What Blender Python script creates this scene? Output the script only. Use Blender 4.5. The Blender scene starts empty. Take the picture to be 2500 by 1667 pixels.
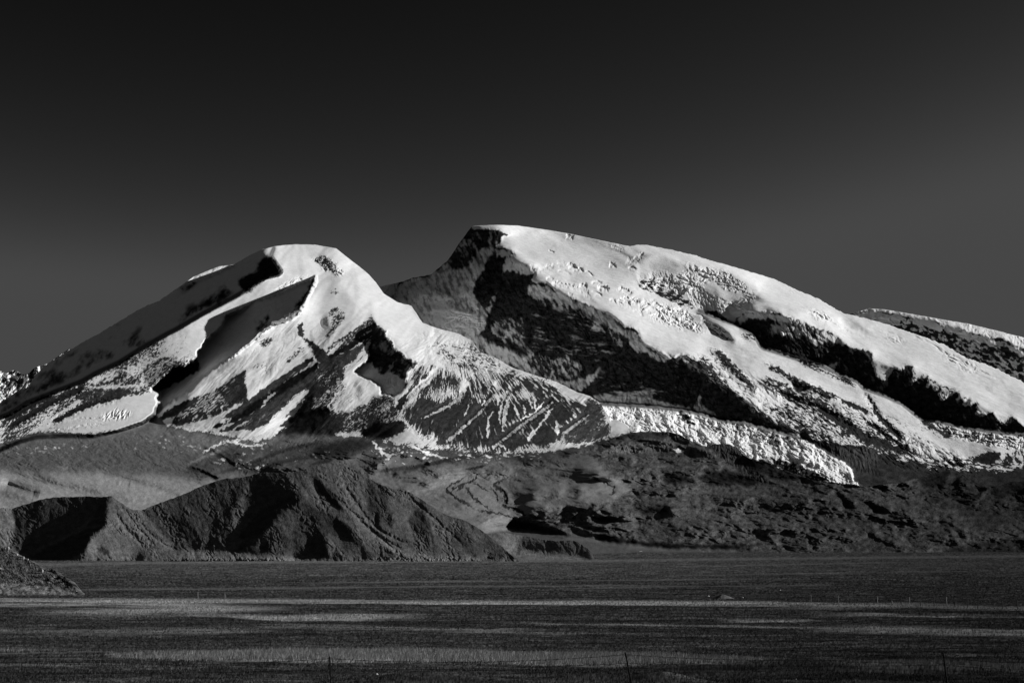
import bpy, math, random
import numpy as np

# ------------------------------------------------------------------ frame
F = 3472.0            # focal length in survey units (50 mm lens on a 36 mm, 2500 unit wide frame)
CX, HZ = 1250.0, 1335.0   # principal column, row of the true horizon
ZC = 5.0              # eye height above the datum (m)
SUN_EL, SUN_AZ = math.radians(22), math.radians(80)   # azimuth measured clockwise from the view direction (+Y)
S = (math.cos(SUN_EL)*math.sin(SUN_AZ), math.cos(SUN_EL)*math.cos(SUN_AZ), math.sin(SUN_EL))
sc = bpy.context.scene
col = sc.collection
SKY_GAMMA, SKY_GAIN, SKY_MAX = 4.0, 0.088, 0.62
rng = np.random.default_rng(7)
random.seed(7)

ZO = {1:(0,500,3.647),2:(560,560,3.647),3:(1060,520,3.647),4:(1560,560,3.647),5:(1860,720,3.647),
      6:(0,820,3.647),7:(400,780,3.647),8:(920,800,3.647),9:(1440,930,3.336),10:(0,1080,3.336),
      11:(600,1080,3.336),12:(1100,1080,3.336),13:(1800,1100,3.336),14:(0,1300,4.272),16:(488,977,1.0752),15:(366,562,1.668)}
def Z(k, *p):
    x, y, s = ZO[k]
    return [(x+a/s, y+b/s) for a, b in p]

# ------------------------------------------------------------------ noise
_tab = {}
def perlin(x, y, seed):
    if seed not in _tab:
        a = np.random.default_rng(1000+seed).uniform(0, 2*np.pi, (256, 256))
        _tab[seed] = (np.cos(a).astype(np.float32), np.sin(a).astype(np.float32))
    gx, gy = _tab[seed]
    xi = np.floor(x).astype(np.int32); yi = np.floor(y).astype(np.int32)
    fx = (x-xi).astype(np.float32); fy = (y-yi).astype(np.float32)
    u = fx*fx*fx*(fx*(fx*6-15)+10); v = fy*fy*fy*(fy*(fy*6-15)+10)
    x0 = xi & 255; x1 = (xi+1) & 255; y0 = yi & 255; y1 = (yi+1) & 255
    n00 = gx[y0, x0]*fx+gy[y0, x0]*fy
    n10 = gx[y0, x1]*(fx-1)+gy[y0, x1]*fy
    n01 = gx[y1, x0]*fx+gy[y1, x0]*(fy-1)
    n11 = gx[y1, x1]*(fx-1)+gy[y1, x1]*(fy-1)
    a = n00+u*(n10-n00); b = n01+u*(n11-n01)
    return (a+v*(b-a))*1.5
def fbm(x, y, octv, seed, gain=0.5, ridged=False):
    t = 0; amp = 1.0
    for k in range(octv):
        n = perlin(x*2**k+17.3*k, y*2**k+5.1*k, seed+k)
        if ridged: n = 0.6-2*np.abs(n)
        t = t+n*amp; amp *= gain
    return t
def aniso(x, y, lam, ang, stretch):
    a = math.radians(ang); c, s = math.cos(a), math.sin(a)
    return (x*c+y*s)/(lam*stretch), (-x*s+y*c)/lam
def smooth(a, b, x):
    t = np.clip((x-a)/(b-a), 0, 1)
    return t*t*(3-2*t)
def boxblur(a, r):
    r = int(round(r))
    if r < 1: return a
    for ax in (0, 1):
        for _ in range(2):
            p = np.pad(a, [(r+1, r) if i == ax else (0, 0) for i in range(2)], mode='edge')
            c = np.cumsum(p, axis=ax, dtype=np.float64)
            n = a.shape[ax]
            a = ((np.take(c, range(2*r+1, 2*r+1+n), ax)-np.take(c, range(0, n), ax))/(2*r+1)).astype(np.float32)
    return a
def inpoly(x, y, poly):
    r = np.zeros(x.shape, bool)
    n = len(poly)
    for i in range(n):
        (xa, ya), (xb, yb) = poly[i], poly[(i+1) % n]
        if ya == yb: continue
        c = ((ya > y) != (yb > y)) & (x < (xb-xa)*(y-ya)/(yb-ya)+xa)
        r ^= c
    return r
def dist_line(x, y, pts):
    d = np.full(x.shape, 1e9, np.float32); t_at = np.zeros(x.shape, np.float32)
    n = len(pts)-1
    for i in range(n):
        (xa, ya), (xb, yb) = pts[i], pts[i+1]
        dx, dy = xb-xa, yb-ya
        t = np.clip(((x-xa)*dx+(y-ya)*dy)/(dx*dx+dy*dy+1e-9), 0, 1)
        q = np.hypot(x-xa-t*dx, y-ya-t*dy)
        m = q < d
        d = np.where(m, q, d); t_at = np.where(m, (i+t)/n, t_at)
    return d, t_at

# ------------------------------------------------------------------ scene helpers
def tag(o, label=None, cat=None, group=None, kind=None):
    if label: o['label'] = label
    if cat: o['category'] = cat
    if group: o['group'] = group
    if kind: o['kind'] = kind
    return o
def mesh_np(name, co, faces, mat, parent=None, smooth_=True, alb=None):
    me = bpy.data.meshes.new(name)
    co = np.ascontiguousarray(co, np.float32); k = faces.shape[1]
    me.vertices.add(len(co)); me.vertices.foreach_set('co', co.ravel())
    me.loops.add(faces.size); me.loops.foreach_set('vertex_index', np.ascontiguousarray(faces, np.int32).ravel())
    me.polygons.add(len(faces))
    me.polygons.foreach_set('loop_start', np.arange(0, faces.size, k, dtype=np.int32))
    if alb is not None:
        at = me.attributes.new('albedo', 'FLOAT', 'POINT')
        at.data.foreach_set('value', np.ascontiguousarray(alb, np.float32))
    me.update(calc_edges=True)
    me.polygons.foreach_set('use_smooth', np.full(len(faces), smooth_, bool))
    me.materials.append(mat)
    o = bpy.data.objects.new(name, me); col.objects.link(o)
    if parent: o.parent = parent
    return o
def empty(name, loc):
    o = bpy.data.objects.new(name, None); col.objects.link(o); o.location = loc
    o.empty_display_size = 0.2
    return o

# ------------------------------------------------------------------ materials (procedural, greyscale)
def ground_material(name, scale, amount, bump=0.0, bscale=1.0, rough=1.0):
    m = bpy.data.materials.new(name); m.use_nodes = True
    nt = m.node_tree; N = nt.nodes; L = nt.links
    b = N['Principled BSDF']; b.inputs['Roughness'].default_value = rough
    b.inputs['Specular IOR Level'].default_value = 0.0
    at = N.new('ShaderNodeAttribute'); at.attribute_name = 'albedo'
    tc = N.new('ShaderNodeTexCoord')
    nz = N.new('ShaderNodeTexNoise'); nz.inputs['Scale'].default_value = scale
    nz.inputs['Detail'].default_value = 6; nz.inputs['Roughness'].default_value = 0.65
    L.new(tc.outputs['Object'], nz.inputs['Vector'])
    mr = N.new('ShaderNodeMapRange')
    mr.inputs['From Min'].default_value = 0.3; mr.inputs['From Max'].default_value = 0.7
    mr.inputs['To Min'].default_value = 1-amount; mr.inputs['To Max'].default_value = 1+amount
    L.new(nz.outputs['Fac'], mr.inputs['Value'])
    mu = N.new('ShaderNodeMath'); mu.operation = 'MULTIPLY'; mu.use_clamp = True
    L.new(at.outputs['Fac'], mu.inputs[0]); L.new(mr.outputs['Result'], mu.inputs[1])
    cc = N.new('ShaderNodeCombineColor')
    for i in range(3): L.new(mu.outputs[0], cc.inputs[i])
    L.new(cc.outputs[0], b.inputs['Base Color'])
    if bump:
        n2 = N.new('ShaderNodeTexNoise'); n2.inputs['Scale'].default_value = bscale
        n2.inputs['Detail'].default_value = 8; n2.inputs['Roughness'].default_value = 0.6
        L.new(tc.outputs['Object'], n2.inputs['Vector'])
        bp = N.new('ShaderNodeBump'); bp.inputs['Strength'].default_value = 1.0
        bp.inputs['Distance'].default_value = bump
        L.new(n2.outputs['Fac'], bp.inputs['Height']); L.new(bp.outputs['Normal'], b.inputs['Normal'])
    return m
def grey_material(name, v, rough=0.9, amount=0.3, scale=20.0, metal=0.0):
    m = bpy.data.materials.new(name); m.use_nodes = True
    nt = m.node_tree; N = nt.nodes; L = nt.links
    b = N['Principled BSDF']; b.inputs['Roughness'].default_value = rough
    b.inputs['Specular IOR Level'].default_value = 0.1; b.inputs['Metallic'].default_value = metal
    tc = N.new('ShaderNodeTexCoord'); nz = N.new('ShaderNodeTexNoise')
    nz.inputs['Scale'].default_value = scale; nz.inputs['Detail'].default_value = 5
    L.new(tc.outputs['Object'], nz.inputs['Vector'])
    cr = N.new('ShaderNodeValToRGB')
    cr.color_ramp.elements[0].position = 0.3; cr.color_ramp.elements[1].position = 0.7
    a, c = v*(1-amount), v*(1+amount)
    cr.color_ramp.elements[0].color = (a, a, a, 1); cr.color_ramp.elements[1].color = (c, c, c, 1)
    L.new(nz.outputs['Fac'], cr.inputs['Fac']); L.new(cr.outputs['Color'], b.inputs['Base Color'])
    return m

M_mtn = ground_material('mountain_snow_and_rock', 0.02, 0.10, 6.0, 0.012)
M_apron = ground_material('moraine_earth', 0.03, 0.08, 1.5, 0.03)
M_hill = ground_material('foothill_earth', 0.06, 0.25, 2.5, 0.06)
M_slope = ground_material('scree', 0.6, 0.3, 0.4, 0.8)
M_plain = ground_material('steppe_turf', 0.5, 0.3, 0.1, 1.2)

# ------------------------------------------------------------------ relief solver
# Each landform is reconstructed from the slopes of its facets: the target slope (zx, zy) of every facet
# (rise per metre to the right / away) is integrated into one continuous surface by least squares.
def dct_prep(shape):
    ny, nx = shape
    ky = 2-2*np.cos(np.pi*np.arange(ny)/ny); kx = 2-2*np.cos(np.pi*np.arange(nx)/nx)
    return ky[:, None]+kx[None, :]
def dct2_solve(r, den):
    ny, nx = r.shape
    e = np.concatenate([r, r[:, ::-1]], 1); e = np.concatenate([e, e[::-1]], 0)
    Fq = np.fft.rfft2(e)
    ky = 2-2*np.cos(np.pi*np.arange(2*ny)/ny); kx = 2-2*np.cos(np.pi*np.arange(nx+1)/nx)
    Fq /= (ky[:, None]+kx[None, :]+den)
    return np.fft.irfft2(Fq, s=e.shape)[:ny, :nx]
def poisson(gx, gy, wx, wy, L0, eps, iters):
    def A(x):
        dx = np.diff(x, axis=1)*wx; dy = np.diff(x, axis=0)*wy
        o = eps*x
        o[:, :-1] -= dx; o[:, 1:] += dx; o[:-1] -= dy; o[1:] += dy
        return o
    b = eps*L0
    b = b.copy(); t = gx*wx; b[:, :-1] -= t; b[:, 1:] += t
    t = gy*wy; b[:-1] -= t; b[1:] += t
    x = dct2_solve(b, eps)
    r = b-A(x); z = dct2_solve(r, eps); p = z; rz = (r*z).sum()
    for _ in range(iters):
        Ap = A(p); al = rz/((p*Ap).sum()+1e-30)
        x = x+al*p; r = r-al*Ap
        z = dct2_solve(r, eps); rz2 = (r*z).sum()
        if rz2 < 1e-19: break
        p = z+(rz2/rz)*p; rz = rz2
    return x

class Relief:
    def __init__(self, name, top, bottom, step, prior, zx=0.0, zy=0.5, tone=0.06, seed=0, k=3, eps=1e-5):
        self.name, self.step, self.seed, self.k, self.eps = name, step, seed, k, eps
        self.top, self.bottom, self.prior = top, bottom, prior
        x0, x1 = top[0][0], top[-1][0]
        y0 = min(p[1] for p in top)-6; y1 = max(p[1] for p in bottom)+4
        self.px = np.arange(x0, x1+step*0.5, step, dtype=np.float32)
        self.py = np.arange(y0, y1+step, step, dtype=np.float32)
        self.X, self.Y = np.meshgrid(self.px, self.py)
        sh = self.X.shape
        f = lambda v: np.full(sh, v, np.float32)
        self.zx, self.zy, self.snow, self.tone = f(zx), f(zy), f(0), f(tone)
        self.cutl = np.zeros(sh, np.int16); self.ncut = 0
        self.extra = []          # small relief, as (height potential in row units)
        self.N1 = perlin(self.X/9, self.Y/9, seed+60)+0.5*perlin(self.X/4, self.Y/4, seed+61)
        self.N2 = perlin(self.X/9, self.Y/9, seed+62)+0.5*perlin(self.X/4, self.Y/4, seed+63)
        self.spk = {}
        self.spw = {}
        self.h = np.zeros(sh, np.float32)
        self.soft = f(0.10)
        self.brk = np.zeros(sh, bool)
        self.bias = f(0)
        self.tn = f(1.0)
    def _sub(self, pts, pad):
        xs = [p[0] for p in pts]; ys = [p[1] for p in pts]
        s = self.step
        i0 = max(0, int((min(xs)-pad-self.px[0])/s)); i1 = min(len(self.px), int((max(xs)+pad-self.px[0])/s)+2)
        j0 = max(0, int((min(ys)-pad-self.py[0])/s)); j1 = min(len(self.py), int((max(ys)+pad-self.py[0])/s)+2)
        return slice(j0, max(j1, j0)), slice(i0, max(i1, i0))
    def mask(self, pts, feather=3, rough=3):
        sl = self._sub(pts, feather*2+rough*2+4)
        X, Y = self.X[sl], self.Y[sl]
        if X.size == 0: return sl, np.zeros(X.shape, np.float32)
        m = inpoly(X+rough*self.N1[sl]*1.6, Y+rough*self.N2[sl]*1.6, pts).astype(np.float32)
        return sl, boxblur(m, feather/self.step/1.4)
    def geo(self, pts, zx=None, zy=None, feather=3, rough=2, cut=False, snow=None, tone=None, tf=None, dzx=0, dzy=0):
        sl, a = self.mask(pts, feather, rough)
        if zx is not None: self.zx[sl] += (zx-self.zx[sl])*a
        if zy is not None: self.zy[sl] += (zy-self.zy[sl])*a
        self.zx[sl] += dzx*a; self.zy[sl] += dzy*a
        if cut:
            self.ncut += 1
            self.cutl[sl] = np.where(a > 0.5, self.ncut, self.cutl[sl])
        if snow is not None or tone is not None:
            self.tex(pts, snow, tone, tf if tf is not None else feather, rough)
        return self
    def tex(self, pts, snow=None, tone=None, feather=3, rough=3, dsnow=0, mtone=None, spk=None, soft=None, tn=None):
        sl, a = self.mask(pts, feather, rough)
        if snow is not None: self.snow[sl] += (snow-self.snow[sl])*a
        if tone is not None: self.tone[sl] += (tone-self.tone[sl])*a
        if mtone is not None: self.tone[sl] *= 1+(mtone-1)*a
        self.snow[sl] += dsnow*a
        if tn is not None: self.tn[sl] += (tn-self.tn[sl])*a
        if soft is not None: self.soft[sl] += (soft-self.soft[sl])*a
        if spk is not None:
            for k in self.spw:
                self.spw[k][sl] *= 1-a
            if spk not in self.spw: self.spw[spk] = np.zeros(self.X.shape, np.float32)
            self.spw[spk][sl] += a
        return self
    def push(self, pts, d, feather=0, rough=2):
        sl, a = self.mask(pts, feather, rough)
        self.bias[sl] += d*a
    def cutline(self, pts):
        sl = self._sub(pts, 8)
        d, t = dist_line(self.X[sl], self.Y[sl], pts)
        self.brk[sl] |= d < self.step*self.k*0.75
        self.ncut += 1
    def line(self, pts, w, A=0.0, snow=None, tone=None, dzx=0, wob=2.0, taper=True):
        """groove (A>0) or rib (A<0) of half width w; A is roughly the wall slope"""
        sl = self._sub(pts, w*4+wob*2)
        X = self.X[sl]+wob*self.N1[sl]; Y = self.Y[sl]+wob*self.N2[sl]
        d, t = dist_line(X, Y, pts)
        e = np.exp(-(d/w)**2)
        if taper: e = e*np.clip(np.minimum(t, 1-t)*6, 0, 1)
        if A: self.h[sl] += A*w*e
        if snow is not None: self.snow[sl] += (snow-self.snow[sl])*np.clip(e*1.4, 0, 1)
        if tone is not None: self.tone[sl] += (tone-self.tone[sl])*np.clip(e*1.4, 0, 1)
        if dzx: self.zx[sl] += dzx*e
        return self
    def dome(self, cx, cy, rx, ry, A, tone=None, flat=2.0):
        sl = self._sub([(cx-rx, cy-ry), (cx+rx, cy+ry)], rx*2)
        X, Y = self.X[sl], self.Y[sl]
        wv = 0.22*fbm(X/(rx*0.7)+cx, Y/(ry*0.7), 3, self.seed+33, 0.45)
        q = wv+((X-cx)/rx)**2+((Y-cy)/ry)**2
        e = np.exp(-np.clip(q, 0, None)**(flat/2))
        self.h[sl] -= A*rx*0.5*e
        if tone is not None: self.tone[sl] += (tone-self.tone[sl])*np.clip(e*1.3, 0, 1)
        return self
    def rough(self, pts, A, lam, octv=4, ang=0, stretch=1.0, gain=0.5, ridged=False, feather=12, seed=0, patchy=0.0, warp=0.35):
        """fractal relief; A is roughly the slope amplitude at wavelength lam"""
        if pts is None: sl, a = (slice(None), slice(None)), 1.0
        else: sl, a = self.mask(pts, feather, 4)
        u, v = aniso(self.X[sl], self.Y[sl], lam, ang, stretch)
        u, v = u+warp*perlin(u*0.8+50, v*0.8, self.seed+seed+160), v+warp*perlin(u*0.8, v*0.8+50, self.seed+seed+161)
        if patchy:
            q = perlin(u/4.3+9, v/3.1+4, self.seed+seed+150)+0.4*perlin(u/1.9, v/1.7, self.seed+seed+151)
            a = a*smooth(-0.25+patchy*0.4, 0.35+patchy*0.4, q)
        self.h[sl] += a*A*lam*0.33*fbm(u, v, octv, self.seed+seed+200, gain, ridged)
        return self
    def speckle(self, name, lam, ang, stretch, octv=3, ridged=False, apex=None):
        if apex is None: u, v = aniso(self.X+2*self.N1, self.Y+2*self.N2, lam, ang, stretch)
        else:            # fall lines fanning out from a summit
            dx, dy = self.X+1.5*self.N1-apex[0], self.Y+1.5*self.N2-apex[1]
            rr = np.hypot(dx, dy)
            u, v = rr/(lam*stretch), np.arctan2(dx, dy)*ang/lam
        n = fbm(u, v, octv, self.seed+len(name)+300+len(self.spk)*10, 0.6, ridged)
        n = n/n.std()
        for q, wt in ((4.5, 0.45), (12.0, 0.4)):
            g = fbm(u/q+31, v/q+7, 2, self.seed+420+len(self.spk)*10+int(q), 0.5)
            n = n+wt*g/g.std()
        self.spk[name] = (n-n.mean())/n.std()
        if not self.spw: self.spw[name] = np.ones(self.X.shape, np.float32)
        elif name not in self.spw: self.spw[name] = np.zeros(self.X.shape, np.float32)
    def build(self, mat, snow_alb=0.82, iters=120, tone_noise=0.25, crisp=0.10):
        k = self.k; st = self.step
        zxc = np.clip(boxblur(self.zx, k/2), -1.2, 1.6)[::k, ::k].astype(np.float64)
        zyc = boxblur(self.zy, k/2)[::k, ::k].astype(np.float64)
        Xc, Yc = self.X[::k, ::k].astype(np.float64), self.Y[::k, ::k].astype(np.float64)
        u = (Xc-CX)/F; v = (HZ-Yc)/F
        c = np.maximum(zyc+zxc*u-v, 0.035)
        px_ = zxc/c; iv = 1.0/c
        ds = st*k/F
        gx = -0.5*(px_[:, 1:]+px_[:, :-1])*ds
        gy = -0.5*(iv[1:]+iv[:-1])*ds
        cl = self.cutl[::k, ::k]
        wx = np.where(cl[:, 1:] != cl[:, :-1], 2e-5, 1.0); wy = np.where(cl[1:] != cl[:-1], 2e-5, 1.0)
        bk = self.brk[::k, ::k]
        wx = np.where(bk[:, 1:] | bk[:, :-1], 2e-5, wx); wy = np.where(bk[1:] | bk[:-1], 2e-5, wy)
        rows = [p[0] for p in self.prior]; ds_ = [math.log(p[1]) for p in self.prior]
        L0 = np.interp(Yc, rows, ds_)
        Lc = poisson(gx, gy, np.ones_like(wx), np.ones_like(wy), L0, self.eps, 0)
        if self.ncut:        # let broken edges step, keeping each facet near its neighbours
            Lc = poisson(gx, gy, wx, wy, Lc, self.eps*0.25, iters)
        # refine to the full grid
        jy = np.arange(len(self.py))/k; ix = np.arange(len(self.px))/k
        def up(a):
            j = np.clip(jy.astype(int), 0, a.shape[0]-2); t = np.clip(jy-j, 0, 1)[:, None]
            b = a[j]*(1-t)+a[j+1]*t
            i = np.clip(ix.astype(int), 0, a.shape[1]-2); t = np.clip(ix-i, 0, 1)[None]
            return b[:, i]*(1-t)+b[:, i+1]*t
        L = up(Lc)+self.bias; c = up(c)
        if self.ncut:        # smooth the stepped rims
            E = self.brk.copy(); q_ = self.cutl
            E[:, 1:] |= q_[:, 1:] != q_[:, :-1]; E[1:] |= q_[1:] != q_[:-1]
            E = np.clip(boxblur(E.astype(np.float32), 3.5/st)*6, 0, 1)
            L = L+(boxblur(L.astype(np.float64), 1.7/st)-L)*E
        L = L+self.h/F/np.maximum(c, 0.08)
        # snow cover and rock tone
        n = sum(self.spk[q]*self.spw[q] for q in self.spk) if self.spk else 0*self.X
        thr = 0.5+0.5*np.tanh(n*0.75)          # ~uniform 0..1
        hs = self.h-boxblur(self.h, 6/st)
        sn = self.snow-0.10*np.clip(hs/3, -1, 1)
        sn = sn*(1+2*self.soft)-self.soft
        cover = smooth(-self.soft, self.soft, sn-thr)
        cover = np.where(self.snow > 0.985, 1.0, np.where(self.snow < 0.01, 0.0, cover))
        tn = perlin(self.X/14, self.Y/9, self.seed+90)+0.7*perlin(self.X/5, self.Y/3.5, self.seed+91)+0.5*perlin(self.X/2.2, self.Y/2, self.seed+92)
        tn = tn*self.tn
        grain = np.random.default_rng(self.seed).normal(0, 0.2, self.X.shape).astype(np.float32)*np.minimum(self.tn, 1)
        rock = np.clip(self.tone*(1+tone_noise*tn*1.6+grain), 0.004, 0.6)
        alb = rock*(1-cover)+snow_alb*cover*(1+0.03*tn)
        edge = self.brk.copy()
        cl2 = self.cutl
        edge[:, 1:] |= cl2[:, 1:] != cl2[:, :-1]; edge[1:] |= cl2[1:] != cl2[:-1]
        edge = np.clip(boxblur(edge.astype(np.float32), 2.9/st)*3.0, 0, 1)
        alb = alb*(1-0.8*edge)          # shade painted into the albedo where sunlit bridging faces span the cuts
        # conform the grid to the skyline of the landform
        tx = np.interp(self.px, [p[0] for p in self.top], [p[1] for p in self.top])
        jit = fbm(self.px/11, self.px*0+3.7, 3, self.seed+77, 0.5)*self.jit_amp(self.px)
        tx = tx+jit
        bx = np.interp(self.px, [p[0] for p in self.bottom], [p[1] for p in self.bottom])
        bx = np.maximum(bx, tx+4)
        nr = int((bx-tx).max()/st)+1
        t = np.linspace(0, 1, nr)[:, None]
        PY = bx[None]*(1-t)+tx[None]*t
        jj = np.clip((PY-self.py[0])/st, 0, len(self.py)-1.001); j = jj.astype(int); fr = jj-j
        ii = np.broadcast_to(np.arange(len(self.px)), PY.shape)
        g = lambda a: a[j, ii]*(1-fr)+a[j+1, ii]*fr
        D = np.exp(g(L)); al = g(alb)
        PX = np.broadcast_to(self.px, PY.shape)
        Xw = D*(PX-CX)/F; Zw = ZC+D*(HZ-PY)/F
        # far side of the landform, falling away behind the skyline
        back = []
        for q, (ad, dz) in enumerate(((0.012, 0.15), (0.05, 0.35), (0.13, 0.5))):
            Db = D[-1]*(1+ad)
            back.append((D[-1]*(PX[-1]-CX)/F, Db, Zw[-1]-(Db-D[-1])*dz))
        Xw = np.vstack([Xw]+[b[0][None] for b in back]); D = np.vstack([D]+[b[1][None] for b in back])
        Zw = np.vstack([Zw]+[b[2][None] for b in back]); al = np.vstack([al]+[al[-1:]]*3)
        co = np.stack([Xw, D, Zw], -1).reshape(-1, 3)
        ny, nx = D.shape
        a = (np.arange(ny-1)[:, None]*nx+np.arange(nx-1)[None]).ravel()
        faces = np.stack([a, a+1, a+nx+1, a+nx], 1)
        self.D = D
        print(self.name, D.shape, 'D range', D.min().round(), D.max().round(), 'z', Zw.max().round())
        o = mesh_np(self.name, co, faces, mat, alb=al.ravel())
        return o
    def jit_amp(self, x):
        if not hasattr(self, 'jit'): return 0.6
        return np.interp(x, [p[0] for p in self.jit], [p[1] for p in self.jit])
STEP = 1.05
# ================================================================== far ridges
fr = Relief('distant_ridge', [(1985,800)]+Z(5,(600,200),(790,170),(870,145),(960,120),(1100,130),(1450,190),(1850,260),(2100,320),(2334,380)),
            [(1985,830),(2060,835),(2200,900),(2500,960)], STEP, [(700,17500),(1000,15500)], zx=0.95, zy=1.0, tone=0.03, seed=11)
fr.speckle('cliff', 9, 30, 2.2, 4)
fr.geo([(1985,700)]+Z(5,(600,200),(870,150),(960,150),(1050,150),(1250,182),(1350,207),(1520,220),(1600,270),(1750,290),(1830,340),(1940,345),(1990,375),(2150,390),(2230,440),(2334,480))+[(2505,852),(2505,700)],
       zx=-0.25, zy=0.45, snow=1.0, feather=2, rough=2)
fr.geo(Z(5,(790,170),(900,150),(1000,150),(1250,185),(1220,280),(1100,250),(900,210)), zx=0.7, zy=0.6, snow=1.0, feather=2)
fr.tex(Z(5,(1210,280),(1250,185),(1350,205),(1290,300)), snow=0.75)
fr.tex(Z(5,(1350,205),(1520,220),(1600,270),(1750,290),(1830,340),(1990,375),(2334,480),(2334,560),(2200,470),(1900,420),(1750,370),(1600,320),(1450,270),(1350,270)), snow=0.9, feather=4)
fr.tex(Z(5,(1290,310),(1350,270),(1600,320),(1900,420),(2334,560),(2334,800),(1700,500)), snow=0.36, feather=6)
fr.rough(None, 0.8, 26, 5, 25, 1.6, 0.55, True)
fr.rough([(2490,700),(2100,700),(2100,760),(2500,850)], -0.6, 26, 4, 25, 1.6, 0.55, True)
fr.build(M_mtn)
tag(bpy.data.objects['distant_ridge'], 'snow capped ridge with dark cliffs, farthest right behind the main massif', 'ridge', kind='structure')

fl = Relief('distant_peak', [(-10,902)]+Z(6,(0,312),(60,330),(100,305),(150,308),(180,340),(215,342),(260,330),(300,290),(340,270),(380,262),(430,240),(520,180))+[(170,850)],
            [(-10,1000),(60,1010),(170,1000)], STEP, [(850,17500),(1000,15500)], zx=-0.2, zy=0.7, tone=0.05, seed=12)
fl.speckle('rocks', 8, -40, 2.0, 4)
fl.tex([(-20,850),(200,850),(200,1020),(-20,1020)], snow=0.62)
fl.tex(Z(6,(150,330),(260,340),(200,470),(90,520),(60,420)), snow=0.35, tone=0.12)
fl.rough(None, 0.9, 22, 5, -50, 1.5, 0.6, True)
fl.build(M_mtn)
tag(bpy.data.objects['distant_peak'], 'small rocky snow dusted peak on the far left skyline', 'mountain', kind='structure')

# ================================================================== right massif
rm_top = Z(2,(1300,520),(1550,462),(1640,430),(1800,400),(1880,330),(1950,270),(2050,120),(2130,10))+[(1148,558),(1153,553),(1170,551)]+Z(3,(560,106),(740,112),(1000,150),(1230,190),(1480,245),(1690,288),(1740,297),(1800,283),(1880,285),(2120,330),(2334,380))+ \
    Z(4,(560,255),(900,350),(1200,440),(1430,550),(1600,620),(1700,680),(1820,745),(2050,800),(2200,840))+ \
    Z(5,(1400,360),(1620,440),(1800,550),(2100,660),(2334,780))+[(2506,938)]
r = Relief('summit_massif', rm_top, [(900,1010),(1300,1040),(1480,1075),(1660,1100),(1820,1160),(2000,1215),(2100,1235),(2506,1235)], STEP,
           [(550,14600),(700,13200),(800,12200),(900,11200),(1000,10200),(1100,9200),(1230,7700)], zx=-0.2, zy=0.5, tone=0.035, seed=21)
r.jit = [(900,0.4),(1060,1.2),(1150,1.0),(1165,0.2),(1450,0.3),(1640,0.8),(1900,0.8),(2000,1.6),(2150,1.0),(2350,2.2),(2500,2.2)]
r.speckle('cliff', 9, 64, 2.6, 5)
r.speckle('ledge', 4.5, 12, 4, 4)
r.speckle('strata', 8, 8, 5, 4)
r.speckle('dust', 3.2, 30, 4.0, 3)
r.speckle('ice', 6, 20, 1.8, 4)
ALL = [(900,500),(2520,500),(2520,1250),(900,1250)]
r.tex(ALL, snow=1.0, feather=1, spk='dust')
# snow plateau: rolling
r.rough(None, 0.20, 80, 3, 18, 2.4, 0.45)
r.geo([(1153,545),(1700,600),(1900,680),(2060,760),(1900,780),(1500,720),(1330,690),(1240,630),(1230,560)], zx=-0.22, zy=0.33, feather=20)
r.geo([(1500,590),(1720,620),(1960,705),(2060,765),(2060,790),(1900,720),(1700,660),(1560,630)], zx=-0.38, zy=0.38, feather=10)
r.geo([(1300,640),(1500,600),(1620,650),(1560,760),(1400,720)], zx=-0.05, zy=0.42, feather=25)
r.geo([(1480,770),(1620,760),(1780,840),(1700,880),(1600,850)], zx=-0.30, zy=0.45, feather=12)
r.rough(None, 0.10, 13, 3, 18, 3.2, 0.6, False, patchy=0.2, seed=70)
# crevasses and bergschrunds opening across the snow
rc = random.Random(5)
for _ in range(46):
    t_ = rc.random(); x_ = 1330+1050*t_; y0_ = 585+0.34*(x_-1330)*(0.6+0.4*t_)
    y_ = y0_+rc.uniform(20, 130); l_ = rc.uniform(9, 38); an = math.radians(rc.uniform(-5, 30))
    pts = [(x_+l_*q*math.cos(an), y_+l_*q*math.sin(an)-l_*0.16*(1-(2*q-1)**2)) for q in (0, 0.25, 0.5, 0.75, 1)]
    r.line(pts, rc.uniform(1.8, 3.4), rc.uniform(0.35, 0.9), wob=1.5)
# ---- the great shadowed wall
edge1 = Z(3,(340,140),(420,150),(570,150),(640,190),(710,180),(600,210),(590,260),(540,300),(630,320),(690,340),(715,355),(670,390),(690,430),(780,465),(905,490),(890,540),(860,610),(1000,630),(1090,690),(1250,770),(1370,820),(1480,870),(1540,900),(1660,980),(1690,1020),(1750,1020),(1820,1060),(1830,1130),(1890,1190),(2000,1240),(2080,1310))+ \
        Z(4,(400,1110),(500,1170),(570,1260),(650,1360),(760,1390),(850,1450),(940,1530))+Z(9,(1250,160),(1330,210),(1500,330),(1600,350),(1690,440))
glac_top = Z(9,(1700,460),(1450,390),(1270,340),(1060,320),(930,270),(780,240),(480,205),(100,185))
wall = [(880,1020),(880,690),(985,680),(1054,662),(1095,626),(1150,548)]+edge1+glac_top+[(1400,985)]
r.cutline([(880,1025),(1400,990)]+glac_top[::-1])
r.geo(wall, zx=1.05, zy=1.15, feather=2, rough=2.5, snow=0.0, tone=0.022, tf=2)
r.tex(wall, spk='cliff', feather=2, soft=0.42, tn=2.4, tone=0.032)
r.geo([(1090,628),(1150,548),(1153,560),(1216,566),(1222,591),(1205,605),(1190,700),(1120,740),(1060,690)], zx=0.75, zy=1.0, feather=6)
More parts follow.
